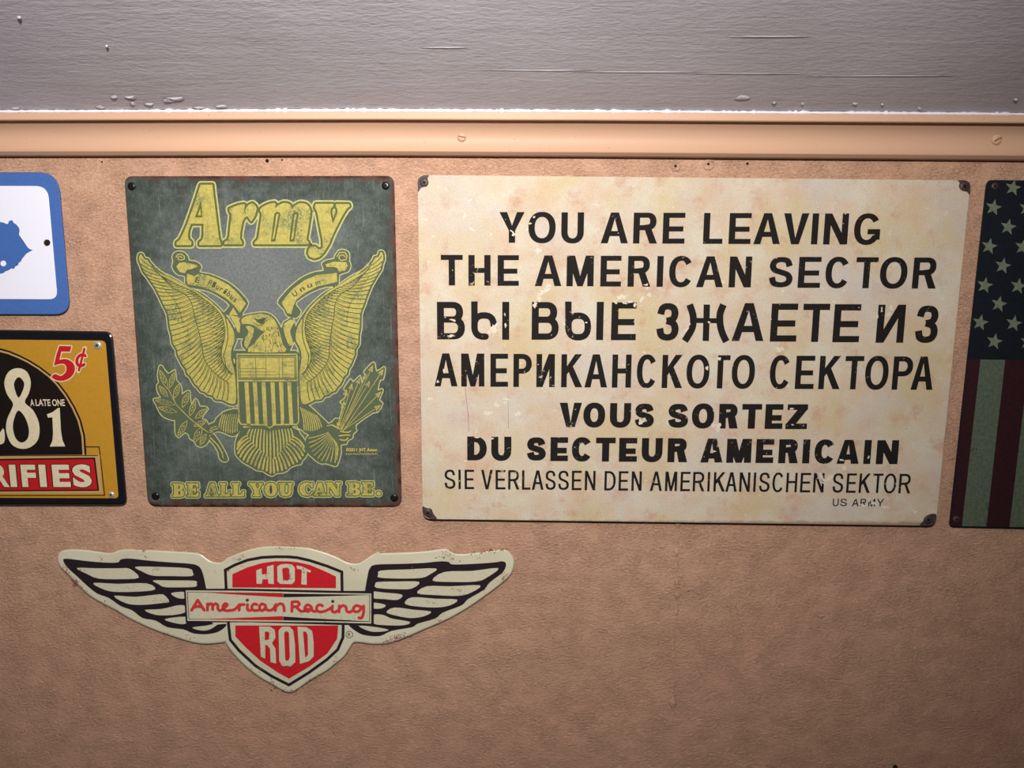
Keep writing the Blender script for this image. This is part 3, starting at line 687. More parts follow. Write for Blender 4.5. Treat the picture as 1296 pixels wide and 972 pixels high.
for ch, a, b in (('B', 217.6, 234), ('E', 235.8, 252), ('A', 260, 276.5), ('L', 277.8, 291.6), ('L', 293, 309.6), ('Y', 315.4, 333), ('O', 334.6, 351), ('U', 352.2, 370.6),
        ('C', 378.8, 396.5), ('A', 397, 412.2), ('N', 411.8, 431.4), ('B', 439, 456.4), ('E', 457.4, 473.2)):
    k = (a - 217) / 256; slab(ch, a, b, 611.8 - 1.6 * k, 628.8 - 1.8 * k)
x, y = 479.2, 624.6; c_ = [(x + 2.9 * math.cos(i * .785), y + 2.6 * math.sin(i * .785)) for i in range(8)]
ring.stroke(c_, 5, True); dark.stroke(c_, 2.6, True); fill.poly(c_)
ring.build('lettering_outline', PALE, t, F2 + .00005); dark.build('lettering_outline', OLIVE, t, F2 + .0001)
fill.build('lettering', YEL, t, F2 + .00015, 'small yellow slab-serif motto')
L = Ink().word('©2011 JHT Assoc', 438, 477.5, 567.2, 571.2, .02)
for i in range(26): L.stroke([(438 + i * 1.55, 573.2 + .5 * (i % 3)), (438.9 + i * 1.55, 575.6 - .6 * (i % 2))], .55, cap=False)
L.build('fine_print', ink('yellow_fine_print', (190, 172, 70)), t, F2 + .0001)

# the eagle: silhouettes give the outline, then dark ground, then every feather
W3, W4 = zoom(160, 310, 6.478), zoom(330, 310, 6.478)
R7, E1, E2, E3 = zoom(215, 310, 9.72), zoom(280, 380, 10.8), zoom(280, 460, 10.8), zoom(280, 520, 10.8)
E4, E5, E6, E7 = zoom(190, 460, 12.96), zoom(220, 520, 12.96), zoom(370, 510, 10.8), zoom(400, 450, 12.96)
wing_l = [(173.9, 330), (174.7, 321.6), (178.5, 319.8), (181.6, 321.4), (184, 326), (188.6, 327), (191, 331.6), (203, 343), (215.6, 349.4), (228, 356.4), (238.7, 363.3), (252.6, 369.4),
          (265, 378), (277.3, 388.7), (286, 399), (294, 410), (299, 422), (299.5, 432), (296, 440), (294.6, 452), (299, 470), (301, 492), (300, 512), (290, 513),
          (281, 508.6), (272, 507.6), (268, 503), (262, 501.5), (258, 498), (253, 496.5), (249, 491), (245.5, 488), (242, 482.5), (239.5, 478), (235, 474), (233.2, 467.5), (229.5, 463), (225.5, 455), (222.5, 449), (221.8, 443), (217, 436), (215.5, 425), (212.5, 414), (210.5, 398), (205.5, 388), (201, 378), (195, 366), (189.5, 358), (184, 350), (179.3, 344), (177, 337)]
def mir(p): return [(2 * (330.3 + (y - 320) * .051) - x, y - 3 * max(0, (400 - y) / 80)) for x, y in p]
wing_r = mir(wing_l)
rib_l = R7([(30, 150), (50, 100), (110, 78), (180, 95), (225, 150), (235, 190), (320, 205), (380, 250), (385, 290), (365, 335), (480, 355), (600, 400), (720, 460), (830, 545), (910, 630), (965, 720), (900, 830), (870, 900), (720, 870), (665, 830), (735, 745), (640, 660), (520, 590), (400, 550), (250, 525), (188, 475), (185, 385), (110, 370), (60, 330), (28, 265), (42, 200)])
rib_r = W4([(605, 95), (640, 45), (690, 42), (725, 70), (725, 130), (738, 170), (715, 220), (645, 245), (640, 320), (600, 340), (530, 345), (420, 385), (330, 440), (285, 485), (330, 545), (290, 600), (215, 580), (190, 530), (140, 475), (170, 420), (250, 335), (350, 260), (450, 220), (518, 210), (500, 155), (540, 125), (600, 115)])
head = E1([(200, 520), (170, 460), (200, 330), (275, 230), (330, 200), (430, 180), (540, 165), (620, 170), (690, 200), (750, 260), (800, 340), (825, 380), (850, 300), (900, 270), (975, 240), (1030, 420), (1000, 560), (940, 690), (1020, 690), (1040, 800), (160, 800), (160, 690), (335, 690), (290, 640), (280, 560), (300, 520)])
shield_o = [(296.5, 446), (378.5, 446), (379.5, 480), (380.5, 538), (346, 544), (341.5, 546), (338, 543), (302, 538.5), (299, 482)]
tail = E3([(360, 225), (290, 245), (240, 310), (200, 400), (188, 520), (200, 600), (240, 650), (300, 705), (370, 745), (430, 780), (490, 815), (560, 820), (620, 858), (700, 892), (760, 850), (830, 848), (900, 820), (950, 772), (1030, 740), (1090, 728), (1110, 680), (1180, 590), (1165, 480), (1140, 400), (1080, 320), (970, 225)])
thigh_l = E5([(1100, -20), (860, 0), (780, 50), (700, 120), (660, 190), (575, 225), (540, 300), (575, 400), (640, 375), (720, 335), (820, 360), (930, 410), (1010, 405), (1090, 330), (1140, 280)])
stem_l = E5([(570, 440), (640, 380), (700, 440), (760, 530), (850, 690), (890, 800), (840, 835), (790, 820), (745, 770), (730, 680), (660, 560), (590, 480)])
olive = E4([(150, 50), (125, 200), (145, 310), (110, 360), (125, 470), (180, 565), (80, 575), (55, 600), (100, 680), (150, 790), (230, 880), (370, 930)]) + E5([(20, 160), (25, 350), (80, 437), (180, 350), (250, 400), (260, 450), (340, 500), (370, 560), (460, 590), (570, 500), (580, 300), (560, 210), (520, 150)]) + E4([(850, 915), (880, 830), (950, 750), (900, 710), (815, 705), (790, 640), (740, 580), (680, 680), (655, 560), (650, 455), (590, 460), (520, 510), (520, 430), (490, 340), (430, 275), (410, 120), (380, 120), (290, 170), (200, 45)])
arrows = E7([(410, 990), (440, 800), (398, 765), (480, 690), (500, 580), (458, 550), (500, 480), (570, 385), (610, 440), (720, 333), (750, 460), (815, 310), (788, 265), (920, 122), (965, 135), (990, 265), (1110, 188), (1133, 230), (1100, 390), (1050, 400), (1010, 570), (1080, 545), (1092, 590), (1035, 730), (1092, 785), (1010, 925), (920, 930)]) + E6([(1160, 122), (1110, 128), (870, 295), (880, 380), (830, 420), (820, 480), (760, 510), (740, 560), (660, 575), (665, 680), (610, 855), (540, 850), (460, 825), (400, 830), (330, 795), (280, 750), (215, 690), (190, 620), (180, 510), (250, 420), (480, 290), (540, 265), (590, 212), (650, 210), (690, 60)])
thigh_r = E6([(90, -20), (190, 10), (300, 100), (430, 220), (490, 285), (540, 380), (400, 380), (240, 440), (120, 360), (60, 300)])
shapes = [wing_l, wing_r, rib_l, rib_r, head, tail, thigh_l, stem_l, olive, arrows, thigh_r]
ring, dark = Ink(), Ink()
for s_ in shapes:
    p = smooth(s_, True, 2); ring.stroke(p, 2.5, True); dark.poly(p)
ring.stroke(shield_o, 2, True); dark.poly(shield_o)
ring.build('eagle_outline', PALE, t, F2 + .00005, 'pale yellow outline')
dark.build('eagle_ground', ink('olive_ground_print', (86, 93, 62), (72, 84, 70), -.05, .7, .18), t, F2 + .0001, 'olive green ground')
Y = Ink()
def feather(a, b, bow, w0, w1, n=5):
    """tapering blade from root a to rounded tip b"""
    nx, ny = -(b[1] - a[1]), b[0] - a[0]; pts = []; ws = []
    for i in range(n + 1):
        k = i / n; q = 4 * k * (1 - k) * bow
        pts.append((lerp(a[0], b[0], k) + nx * q, lerp(a[1], b[1], k) + ny * q)); ws.append(lerp(w0, w1, k) if i < n else w1 * .8)
    Y.stroke(pts, ws); return pts
Q = Ink()
def quill(a, b, bow, w0, w1, n=5):
    nx, ny = -(b[1] - a[1]), b[0] - a[0]
    Q.stroke([(lerp(a[0], b[0], i / n) + nx * 4 * i / n * (1 - i / n) * bow, lerp(a[1], b[1], i / n) + ny * 4 * i / n * (1 - i / n) * bow) for i in range(n + 1)], [lerp(w0, w1, i / n) for i in range(n + 1)], cap=False)
trail = [(178.5, 325), (177.5, 333), (181, 343), (186, 351), (193, 360), (198, 370), (204, 380), (208.5, 390), (213, 400), (215.5, 414), (218, 426), (220.5, 437), (225, 446), (229, 456), (233, 464), (238, 472), (243.5, 480), (250, 487.5), (257, 494), (265, 499.5), (273, 504), (282, 506), (292, 508.5)]
divid = [(192, 337), (206, 352), (221, 366), (236, 374), (243, 385), (246, 400), (250, 413), (253, 426), (256, 440), (258, 452), (263, 462), (270, 470), (279, 478), (290, 485)]
bone = [(206, 350), (226, 361), (244, 369), (260, 380), (273, 391), (281, 402), (284, 414), (284, 428), (281, 440), (280, 450), (283, 460), (288, 468), (295, 474)]
lead = [(196, 337.5), (214, 350.5), (232, 361), (250, 370.5), (266, 382), (280, 395)]
for side in (0, 1):
    f_ = mir if side else (lambda p: p)
    T_, D_, B_, S_ = f_(trail), f_(divid), f_(bone), f_(lead); sg = 1 if side else -1
    Y.poly(inset(smooth(f_(wing_l), True, 2), 2.4))
    for i in range(34):
        s_ = (i + .3) / 34
        quill(along(D_, s_ ** .9), along(T_, s_), sg * .06, .8, 1.15)
        if i > 3: quill(along(D_, (s_ + .012) ** .9), tuple(lerp(p_, q_, .55) for p_, q_ in zip(along(D_, (s_ + .012) ** .9), along(T_, s_ + .014))), sg * .05, .6, .6)
    for i in range(40):
        s_ = (i + .5) / 40
        quill(along(B_, s_), along(D_, max(0, s_ ** .88 - .015)), sg * .08, .75, 1.0)
    for i in range(44):
        s_ = .25 + .72 * i / 44
        quill(along(B_, s_), tuple(lerp(p_, q_, .4 + .1 * (i % 3)) for p_, q_ in zip(along(B_, s_), along(D_, s_))), sg * .05, 1.1, .7)
    Q.stroke(smooth(D_, False, 3), .9); Q.stroke(smooth(B_, False, 3), 1.0)
    Q.stroke(smooth([tuple(lerp(p_, q_, .5) for p_, q_ in zip(along(D_, k / 9), along(T_, k / 9))) for k in range(1, 5)], False, 3), .6)
    Y.stroke(S_, [1.2, 1.8, 2, 2, 2, 1.6])
    Q.stroke(f_([(285, 402), (288, 415), (288.5, 428), (286, 440), (283, 450), (286, 464), (292, 474)]), 1.1)
    Y.stroke(f_([(287.4, 405), (290.5, 415), (292, 425), (291, 436), (288, 446), (287, 455), (290, 464), (295, 472)]), [2.2, 4, 4.8, 4.8, 4.4, 4, 4, 3])
# ribbons
Y.poly(R7([(215, 352), (300, 385), (355, 352), (480, 378), (600, 425), (720, 490), (820, 578), (890, 660), (935, 722), (862, 835), (790, 745), (690, 655), (560, 580), (420, 522), (300, 497), (222, 488), (205, 420)]))
Y.poly(R7([(80, 268), (112, 222), (180, 212), (330, 248), (342, 268), (280, 292), (205, 310), (190, 348), (120, 332)])).poly(R7([(725, 862), (780, 772), (835, 862)]))
Y.stroke(R7([(75, 150), (95, 118), (140, 112), (178, 140), (178, 172), (140, 188), (100, 175), (98, 150), (130, 142), (150, 155)]), 1.3)
Y.poly(W4([(172, 475), (202, 430), (272, 352), (362, 287), (460, 247), (560, 237), (622, 228), (628, 300), (560, 320), (470, 338), (370, 388), (290, 450), (268, 500), (250, 568), (217, 558)]))
Y.poly(W4([(530, 160), (600, 137), (700, 142), (714, 172), (690, 210), (642, 218), (622, 185), (540, 180)]))
Y.stroke(W4([(625, 95), (645, 62), (690, 60), (708, 90), (700, 120), (660, 128), (640, 108), (650, 85), (680, 82), (690, 98)]), 1.3)
Y.poly(E1([(112, 205), (225, 222), (262, 330), (252, 450), (222, 430), (182, 330)])).poly(smooth(E1([(330, 362), (380, 350), (440, 378), (442, 450), (400, 560), (350, 655), (312, 600), (335, 500), (375, 440), (352, 385)]), n=2))
Y.poly(smooth(E1([(852, 335), (900, 290), (960, 262), (1000, 300), (945, 400), (952, 480), (985, 590), (935, 620), (885, 520), (855, 420)]), n=2))
# head and neck
Y.poly(smooth(E1([(285, 322), (278, 262), (340, 217), (450, 194), (560, 182), (660, 207), (730, 270), (780, 380), (815, 500), (845, 610), (872, 705), (365, 705), (440, 600), (540, 480), (588, 432), (520, 400), (450, 345), (400, 328), (330, 322)]), n=2))
# shield frame, chief and stripes
Y.stroke([(300, 448.4), (375.5, 448.4), (376.5, 481), (378, 533), (376, 537), (347, 537.6), (341.5, 541.5), (336, 537.8), (305, 537), (302.6, 533), (300.8, 482)], 1.7, True)
Y.poly([(302, 451.2), (373.6, 451.2), (374, 479), (303, 479)]).stroke([(301.5, 481.6), (376, 481.6)], 2)
for a, b, c_, d in ((315, 372, 350, 402), (430, 487, 465, 516), (548, 604, 580, 632), (672, 728, 703, 752), (788, 846, 818, 862), (902, 954, 932, 986)):
    Y.poly(E2([(a, 255), (b, 255), (d, 838), (c_, 838)]))
# tail fan
tt = E3([(232, 440), (215, 530), (235, 605), (290, 660), (365, 705), (440, 740), (515, 790), (590, 800), (645, 830), (700, 862), (755, 820), (820, 815), (885, 790), (945, 740), (1030, 700), (1100, 640), (1140, 560), (1130, 470)])
tm = E3([(330, 330), (400, 400), (440, 450), (510, 520), (590, 575), (650, 640), (700, 670), (760, 620), (810, 560), (870, 500), (930, 420), (1000, 340)])
tr_ = E3([(370, 255), (470, 250), (560, 255), (660, 285), (760, 265), (850, 255), (970, 245)])
for i in range(23):
    s_ = (i + .4) / 22.8; feather(along(tm, s_), along(tt, s_), .10 * (1 - 2 * s_), 1.6, 2.9)
for i in range(15):
    s_ = (i + .5) / 15; feather(along(tr_, s_), along(tm, s_), .06 * (1 - 2 * s_), 1.6, 2.3)
# thighs, claws
for i in range(9):
    k = i / 8; feather(E5([(lerp(1070, 800, k), lerp(60, 60, k))])[0], E5([(lerp(1040, 740, k), lerp(330, 270, k) + 60 * math.sin(3.1 * k))])[0], .05, 1.1, 1.5)
    feather(E6([(lerp(110, 330, k), lerp(60, 170, k))])[0], E6([(lerp(160, 400, k), lerp(370, 330, k) + 30 * math.sin(3.1 * k))])[0], -.05, 1.1, 1.5)
for p_ in ([(600, 290), (640, 270), (700, 255)], [(590, 320), (650, 310), (715, 290)], [(590, 350), (640, 345)]): Y.stroke(E5(p_), 1.2)
Y.disc(*E6([(632, 285)])[0], 2.4).stroke(E6([(560, 310), (600, 330), (640, 350)]), 1.8)
for p_ in ([(660, 390), (760, 400), (800, 380)], [(640, 450), (720, 440), (790, 440)], [(650, 500), (720, 510), (760, 480)], [(480, 310), (550, 300)]): Y.stroke(smooth(E6(p_), False), 1.6)
# olive branch
def leaf(a, b, w_):
    nx, ny = -(b[1] - a[1]), b[0] - a[0]; l = math.hypot(nx, ny); nx /= l; ny /= l
    q = [(lerp(a[0], b[0], k) + nx * w_ * s_, lerp(a[1], b[1], k) + ny * w_ * s_) for k, s_ in ((.08, .25), (.3, .8), (.55, 1), (.8, .6))]
    q2 = [(lerp(a[0], b[0], k) - nx * w_ * s_, lerp(a[1], b[1], k) - ny * w_ * s_) for k, s_ in ((.8, .6), (.55, 1), (.3, .8), (.08, .25))]
    Y.stroke([a] + q + [b] + q2, .8, True)
    for k in (.3, .5, .7):
        m_ = (lerp(a[0], b[0], k), lerp(a[1], b[1], k)); e_ = (lerp(a[0], b[0], k + .18), lerp(a[1], b[1], k + .18))
        Y.stroke([m_, (e_[0] + nx * w_ * .55, e_[1] + ny * w_ * .55)], .6); Y.stroke([m_, (e_[0] - nx * w_ * .55, e_[1] - ny * w_ * .55)], .6)
for a, b, w_ in ((E4([(290, 420)]), E4([(160, 110)]), 3.2), (E4([(320, 400)]), E4([(395, 150)]), 3), (E4([(290, 550)]), E4([(150, 370)]), 3), (E4([(390, 570)]), E4([(475, 340)]), 3.4),
        (E4([(400, 680)]), E4([(90, 600)]), 3), (E4([(440, 800)]), E4([(140, 720)]), 3.4), (E4([(530, 720)]), E4([(630, 480)]), 3.6), (E4([(650, 860)]), E4([(740, 610)]), 3.4), (E4([(740, 900)]), E4([(930, 745)]), 3.4),
        (E5([(220, 160)]), E5([(65, 410)]), 3.4), (E5([(460, 260)]), E5([(330, 520)]), 4.2), (E5([(530, 380)]), E5([(430, 560)]), 3), (E5([(330, 250)]), E5([(530, 170)]), 3)):
    leaf(a[0], b[0], w_)
Y.stroke(E4([(300, 420), (430, 680), (640, 890)]) + E5([(400, 240), (560, 350)]), 1.0).stroke(E5([(600, 440), (720, 560), (790, 680), (810, 770)]), 1.6)
# arrows and the feathered wing end below them
for hx, hy in ((470, 770), (500, 560), (590, 460), (720, 370), (830, 300), (930, 170), (1100, 230), (1060, 600), (1050, 820), (880, 420)):
    tip = E7([(hx, hy)])[0]; bs = E6([(640 + (hx - 700) * .14, 360 + (hx - 700) * .05)])[0]
    Y.stroke([bs, tip], .75)
    d = math.dist(bs, tip); ux, uy = (tip[0] - bs[0]) / d, (tip[1] - bs[1]) / d
    Y.stroke([(tip[0] - ux * 7 - uy * 2.6, tip[1] - uy * 7 + ux * 2.6), tip, (tip[0] - ux * 7 + uy * 2.6, tip[1] - uy * 7 - ux * 2.6), (tip[0] - ux * 5, tip[1] - uy * 5)], .9, True)
for i in range(13):
    k = i / 12; b = along(E6([(225, 480), (235, 590), (300, 720), (400, 790), (500, 800), (600, 820), (630, 650)]), k)
    feather(E6([(lerp(490, 600, k), lerp(400, 540, k))])[0], b, -.04, .8, 1.4)
Y.build('eagle_emblem', YEL, t, F2 + .00015, 'yellow eagle with spread wings, shield, branch and arrows')
K_ = Q
K_.poly(E1([(440, 240), (500, 262), (620, 235), (575, 320), (540, 332), (485, 285)])).stroke(E1([(430, 300), (500, 340), (560, 345), (620, 270)]), .9)
r_ = random.Random(5)
for i in range(110):
    yy = 360 + r_.random() * 330; k = (yy - 200) / 500; lo_, hi_ = (max(400, 640 - (yy - 330) * .8), 740 + k * 110)
    xx = lerp(lo_, hi_, r_.random()); K_.stroke(E1([(xx, yy), (xx + (xx - 620) * .06, yy + 30)]), .6, cap=False)
K_.stroke([(303.5, 452.4), (372.6, 452.4), (373, 478), (304.2, 478)], .8, True)
for xx in (323.5, 336.5, 353, 357.5): K_.stroke([(xx, 453), (xx + .4, 478)], .6, cap=False)
for yy in (466.5, 470.5, 474.5): K_.stroke([(303, yy), (337 + 12 * (yy > 470), yy)], .5, cap=False)
K_.stroke([(358, 458), (372, 458)], .5).stroke([(358, 463), (372, 463)], .5).stroke([(349, 474), (372, 474)], .5)
def arc_text(s_, path, h, w_):
    n = len(s_)
    for i, ch in enumerate(s_):
        a = along(path, (i + .5) / n); b = along(path, (i + .9) / n); c0 = along(path, (i + .1) / n)
        K_.spun(ch, a[0], a[1], w_, h, math.atan2(b[1] - c0[1], b[0] - c0[0]), .02)
arc_text('E', R7([(300, 425), (380, 440)]), 7, 5.5)
arc_text('Pluribus', R7([(470, 455), (560, 495), (700, 580), (830, 690)]), 7.4, 4.0)
arc_text('Unum', W4([(250, 420), (360, 342), (500, 295)]), 6.6, 6.2)
K_.stroke(R7([(190, 345), (215, 310), (290, 300), (320, 290), (345, 268)]), .8).stroke(W4([(545, 190), (600, 182), (622, 195), (620, 222)]), .8).stroke(R7([(125, 205), (180, 210)]), .7)
K_.build('eagle_linework', DK, t, F2 + .00022, 'dark engraved lines')
for x, y in ((166.8, 235.8), (488, 235), (197, 628), (499, 630)):
    screw(x, y, F2, 5, t, BLKSCREW, HOLE, True, .0018, .6, back=.001)

# ------------------------------------------------------------------ wings-and-shield sign
t = thing('die_cut_sign', 'cream winged metal sign with red shield hung below the green sign', 'sign', P(367, 875, .0066))
H4, H5, H6, H7, H8 = zoom(60, 680, 5.4), zoom(220, 680, 8.1), zoom(340, 680, 8.1), zoom(440, 680, 5.4), zoom(260, 770, 6.48)
outl = H4([(65, 140), (80, 105), (120, 85), (200, 81), (300, 90), (400, 104), (440, 104), (480, 90), (540, 80), (620, 83), (700, 86), (800, 92), (900, 97), (1000, 103), (1050, 115), (1090, 143), (1125, 165), (1185, 171)]) \
    + H5([(540, 215), (600, 187), (700, 148), (800, 118), (900, 97), (1000, 90), (1150, 92)]) + H6([(300, 97), (400, 107), (500, 130), (600, 162), (700, 200), (780, 243), (850, 265), (930, 262), (1010, 210), (1080, 167), (1150, 155)]) \
    + H7([(200, 109), (350, 104), (450, 100), (550, 92), (650, 78), (690, 85), (740, 113), (850, 108), (1000, 88), (1070, 82), (1110, 105), (1138, 150), (1135, 210), (1100, 275), (1000, 358), (900, 430), (820, 485), (700, 553), (600, 600), (520, 632), (440, 668), (340, 708), (260, 728), (170, 732), (100, 722), (50, 720)]) \
    + H8([(1205, 295), (1170, 350), (1130, 405), (1060, 460), (1000, 510), (920, 555), (850, 597), (760, 662), (700, 690), (640, 680), (560, 632), (500, 600), (440, 565), (330, 480), (260, 410), (200, 340), (160, 280)]) \
    + H4([(1205, 720), (1100, 731), (1000, 722), (900, 693), (800, 660), (720, 630), (650, 600), (550, 550), (450, 492), (350, 440), (280, 395), (220, 340), (150, 265), (95, 215), (72, 180)])
CREAM = M('cream_enamel', .32, .5)
c = CREAM.mix(CREAM.ramp(CREAM.noise(18, 4), .4, .7), lin((205, 199, 172)), lin((196, 186, 158)))
c = CREAM.mix(CREAM.ramp(CREAM.math('ADD', CREAM.noise(170, 5, .75), CREAM.ramp(CREAM.noise(24, 3), .4, .75, -.12, .14)), .60, .68, 0, .85), c, lin((132, 80, 68)))
CREAM.color(c); CREAM.bump(CREAM.noise(160, 3), .0003, .4); CREAM = CREAM.m
outs = smooth(outl, True, 2)
plate('plate', outs, .0024, .0066, .0024, CREAM, t, 2.0)
F3 = .0066
RED = ink('red_enamel_print', (186, 30, 38), (200, 36, 44), -.06, .32, .5)
BK3 = ink('black_enamel_print', (32, 24, 28), (44, 34, 40), -.06, .32, .5)
CR3 = ink('cream_print', (205, 199, 172), (194, 186, 158), .03, .35, .45, (170, 150, 126), 240, (130, 92, 78))
RED2 = ink('red_script_print', (190, 48, 50), (204, 60, 60), -.04, .35, .4)
k3 = Ink()
k3.poly(smooth(H4([(108, 160), (130, 146), (250, 160), (380, 172), (480, 172), (500, 152), (560, 145), (700, 160), (850, 172), (970, 180), (1030, 195), (1060, 240), (1085, 350), (1105, 480), (1130, 590), (1225, 592), (1180, 640), (1100, 662), (1000, 658), (930, 630), (820, 615), (740, 570), (650, 552), (580, 500), (500, 470), (420, 415), (340, 385), (270, 330), (200, 265), (140, 210)]), n=3))
k3.poly(smooth(H7([(118, 370), (135, 270), (150, 215), (190, 187), (350, 182), (520, 175), (620, 165), (690, 168), (715, 185), (850, 182), (1000, 172), (1060, 164), (1083, 185), (1060, 240), (970, 310), (930, 360), (820, 425), (780, 465), (650, 515), (600, 555), (480, 590), (440, 615), (300, 640), (220, 675), (120, 670), (60, 645), (8, 597), (100, 595), (110, 480)]), n=3))
sh_o = H5([(512, 327), (620, 270), (750, 220), (900, 192), (1040, 185), (1180, 186)]) + H6([(300, 195), (420, 222), (600, 280), (765, 345), (768, 545)]) + H8([(1142, 130), (1140, 240), (1095, 345), (1000, 432), (850, 540), (685, 642), (540, 568), (400, 478), (265, 352), (192, 262), (178, 140)]) + H5([(522, 530)])
k3.poly(sh_o)
k3.poly(H5([(520, 500), (560, 500), (560, 540), (520, 540)]))
k3.build('black_wings', BK3, t, F3 + .00005, 'black wing outlines and shield border')
c3 = Ink()
for q in ([(200, 210), (330, 212), (480, 212), (562, 215), (625, 276), (500, 286), (350, 282), (270, 250)], [(315, 312), (480, 318), (680, 315), (735, 358), (600, 372), (450, 372), (370, 350)],
        [(455, 400), (600, 407), (760, 390), (800, 396), (832, 440), (780, 450), (650, 462), (540, 452)], [(665, 497), (780, 490), (890, 465), (940, 470), (940, 513), (850, 532), (740, 530)],
        [(600, 202), (750, 202), (960, 212), (993, 240), (985, 265), (850, 265), (720, 262), (650, 235)], [(722, 295), (850, 295), (1005, 297), (1020, 315), (1010, 338), (900, 342), (800, 340), (760, 320)],
        [(845, 382), (945, 374), (945, 415), (890, 415)], [(800, 560), (945, 543), (945, 590), (880, 588)], [(990, 617), (1080, 604), (1165, 590), (1110, 630), (1050, 637)]):
    c3.poly(smooth(H4(q), n=3))
for q in ([(210, 255), (225, 228), (400, 220), (605, 213), (560, 255), (500, 278), (350, 282), (215, 275)], [(190, 318), (212, 305), (350, 302), (490, 305), (440, 350), (350, 355), (200, 346)],
        [(172, 372), (250, 378), (372, 392), (340, 428), (250, 422), (172, 415)], [(172, 447), (258, 462), (235, 485), (172, 485)], [(172, 532), (240, 530), (300, 555), (425, 578), (390, 600), (280, 602), (172, 588)],
        [(75, 605), (180, 612), (280, 632), (230, 645), (150, 642)], [(580, 295), (660, 237), (850, 230), (1030, 210), (960, 270), (880, 302), (700, 305)], [(475, 382), (540, 335), (700, 335), (905, 328), (850, 375), (760, 400), (600, 395)],
        [(390, 450), (440, 410), (600, 420), (748, 426), (700, 465), (600, 480), (450, 470)], [(265, 512), (320, 480), (450, 495), (570, 508), (520, 540), (430, 552), (330, 535)]):
    c3.poly(smooth(H7(q), n=3))
c3.poly(inset(sh_o, 3.7))
c3.build('feather_panel', CR3, t, F3 + .0001, 'cream feather shapes and shield edge')
r3 = Ink()
r3.poly(H5([(600, 378), (750, 310), (900, 265), (1040, 245), (1180, 246)]) + H6([(300, 256), (420, 282), (560, 340), (690, 402), (690, 522)]) + H5([(600, 515)]))
r3.poly(H8([(245, 140), (245, 230), (330, 320), (450, 430), (600, 530), (685, 577), (850, 480), (1000, 370), (1080, 250), (1090, 140)]))
r3.build('shield_field', RED, t, F3 + .00015, 'red shield')
c4 = Ink()
c4.poly(H5([(845, 340), (900, 318), (902, 382), (955, 376), (955, 300), (1022, 283), (1026, 480), (970, 475), (965, 430), (910, 430), (902, 478), (848, 475)]))
c4.poly(H5([(1060, 300), (1090, 280), (1150, 272), (1210, 280), (1240, 310), (1240, 450), (1210, 480), (1090, 478), (1062, 450)]), H5([(1110, 330), (1120, 315), (1165, 310), (1185, 325), (1185, 430), (1170, 445), (1120, 440)]))
c4.poly(H6([(285, 290), (340, 298), (435, 343), (425, 362), (390, 352), (390, 487), (335, 482), (340, 332), (290, 322)]))
c4.build('lettering', CR3, t, F3 + .0002, 'cream block letters')
c4 = Ink()
c4.poly(H8([(440, 148), (530, 150), (568, 175), (575, 240), (545, 285), (575, 330), (580, 452), (535, 440), (530, 330), (505, 300), (490, 300), (490, 412), (455, 395)]), H8([(487, 190), (515, 190), (525, 205), (522, 255), (487, 262)]))
c4.poly(H8([(600, 180), (630, 150), (690, 150), (720, 180), (735, 300), (737, 440), (700, 475), (630, 472), (605, 430)]), H8([(645, 200), (665, 185), (685, 200), (692, 400), (680, 430), (655, 425)]))
c4.poly(H8([(755, 150), (830, 155), (875, 185), (888, 280), (887, 395), (850, 432), (775, 455)]), H8([(800, 190), (825, 190), (838, 220), (842, 380), (818, 405)]))
c4.build('lettering', CR3, t, F3 + .0002, 'cream block letters')
bn = Ink().poly(H5([(103, 528), (700, 526)]) + H6([(700, 548), (1078, 550), (1078, 905), (700, 898)]) + H5([(800, 872), (122, 872)])); bn.build('banner_border', BK3, t, F3 + .0002, 'black banner border')
bn = Ink().poly(H5([(122, 545), (700, 548)]) + H6([(600, 570), (1052, 577), (1052, 884), (600, 872)]) + H5([(700, 862), (140, 856)])); bn.build('banner', CR3, t, F3 + .00025, 'cream banner')
bn = Ink().stroke(H5([(138, 562), (155, 838)]), .9).stroke(H6([(1036, 590), (1036, 868)]), .9).stroke(H5([(138, 562), (400, 565), (1120, 575)]), .6, cap=False).stroke(H5([(155, 838), (700, 844), (1120, 850)]), .6, cap=False)
bn.poly(H6([(150, 577), (1036, 588), (1036, 592), (600, 605), (150, 616)])).poly(H6([(150, 812), (400, 828), (1036, 862), (1036, 868), (150, 852)]))
bn.build('banner_line', BK3, t, F3 + .0003, 'black banner wedges')
bn = Ink().poly(H5([(300, 563), (1120, 577), (1120, 616), (700, 592), (400, 572)])).poly(H5([(300, 838), (620, 828), (1120, 808), (1120, 852), (300, 842)])); bn.build('banner_line', RED, t, F3 + .0003, 'red banner wedges')
s3 = Ink(); wS = 3.8
for q in ([(182, 748), (245, 645), (312, 748)], [(212, 718), (245, 708), (285, 715)], [(345, 748), (345, 682)], [(345, 705), (372, 682), (395, 692), (398, 742)], [(398, 705), (425, 682), (450, 695), (452, 735), (478, 752), (520, 722), (548, 695), (530, 680), (507, 700), (507, 738), (540, 753), (580, 750), (620, 742), (655, 712), (672, 694)],
        [(672, 690), (670, 748)], [(671, 708), (690, 690), (722, 690)], [(755, 690), (755, 740), (780, 750), (800, 742)], [(852, 690), (822, 684), (800, 708), (806, 742), (842, 752), (880, 742)], [(940, 700), (905, 682), (880, 705), (886, 745), (920, 748), (942, 715), (950, 742), (985, 750), (1020, 735), (1045, 690)],
        [(1045, 690), (1040, 752)], [(1045, 712), (1085, 682), (1122, 695), (1132, 755)]):
    s3.stroke(smooth(H5(q), False, 3) if len(q) > 3 else H5(q), wS)
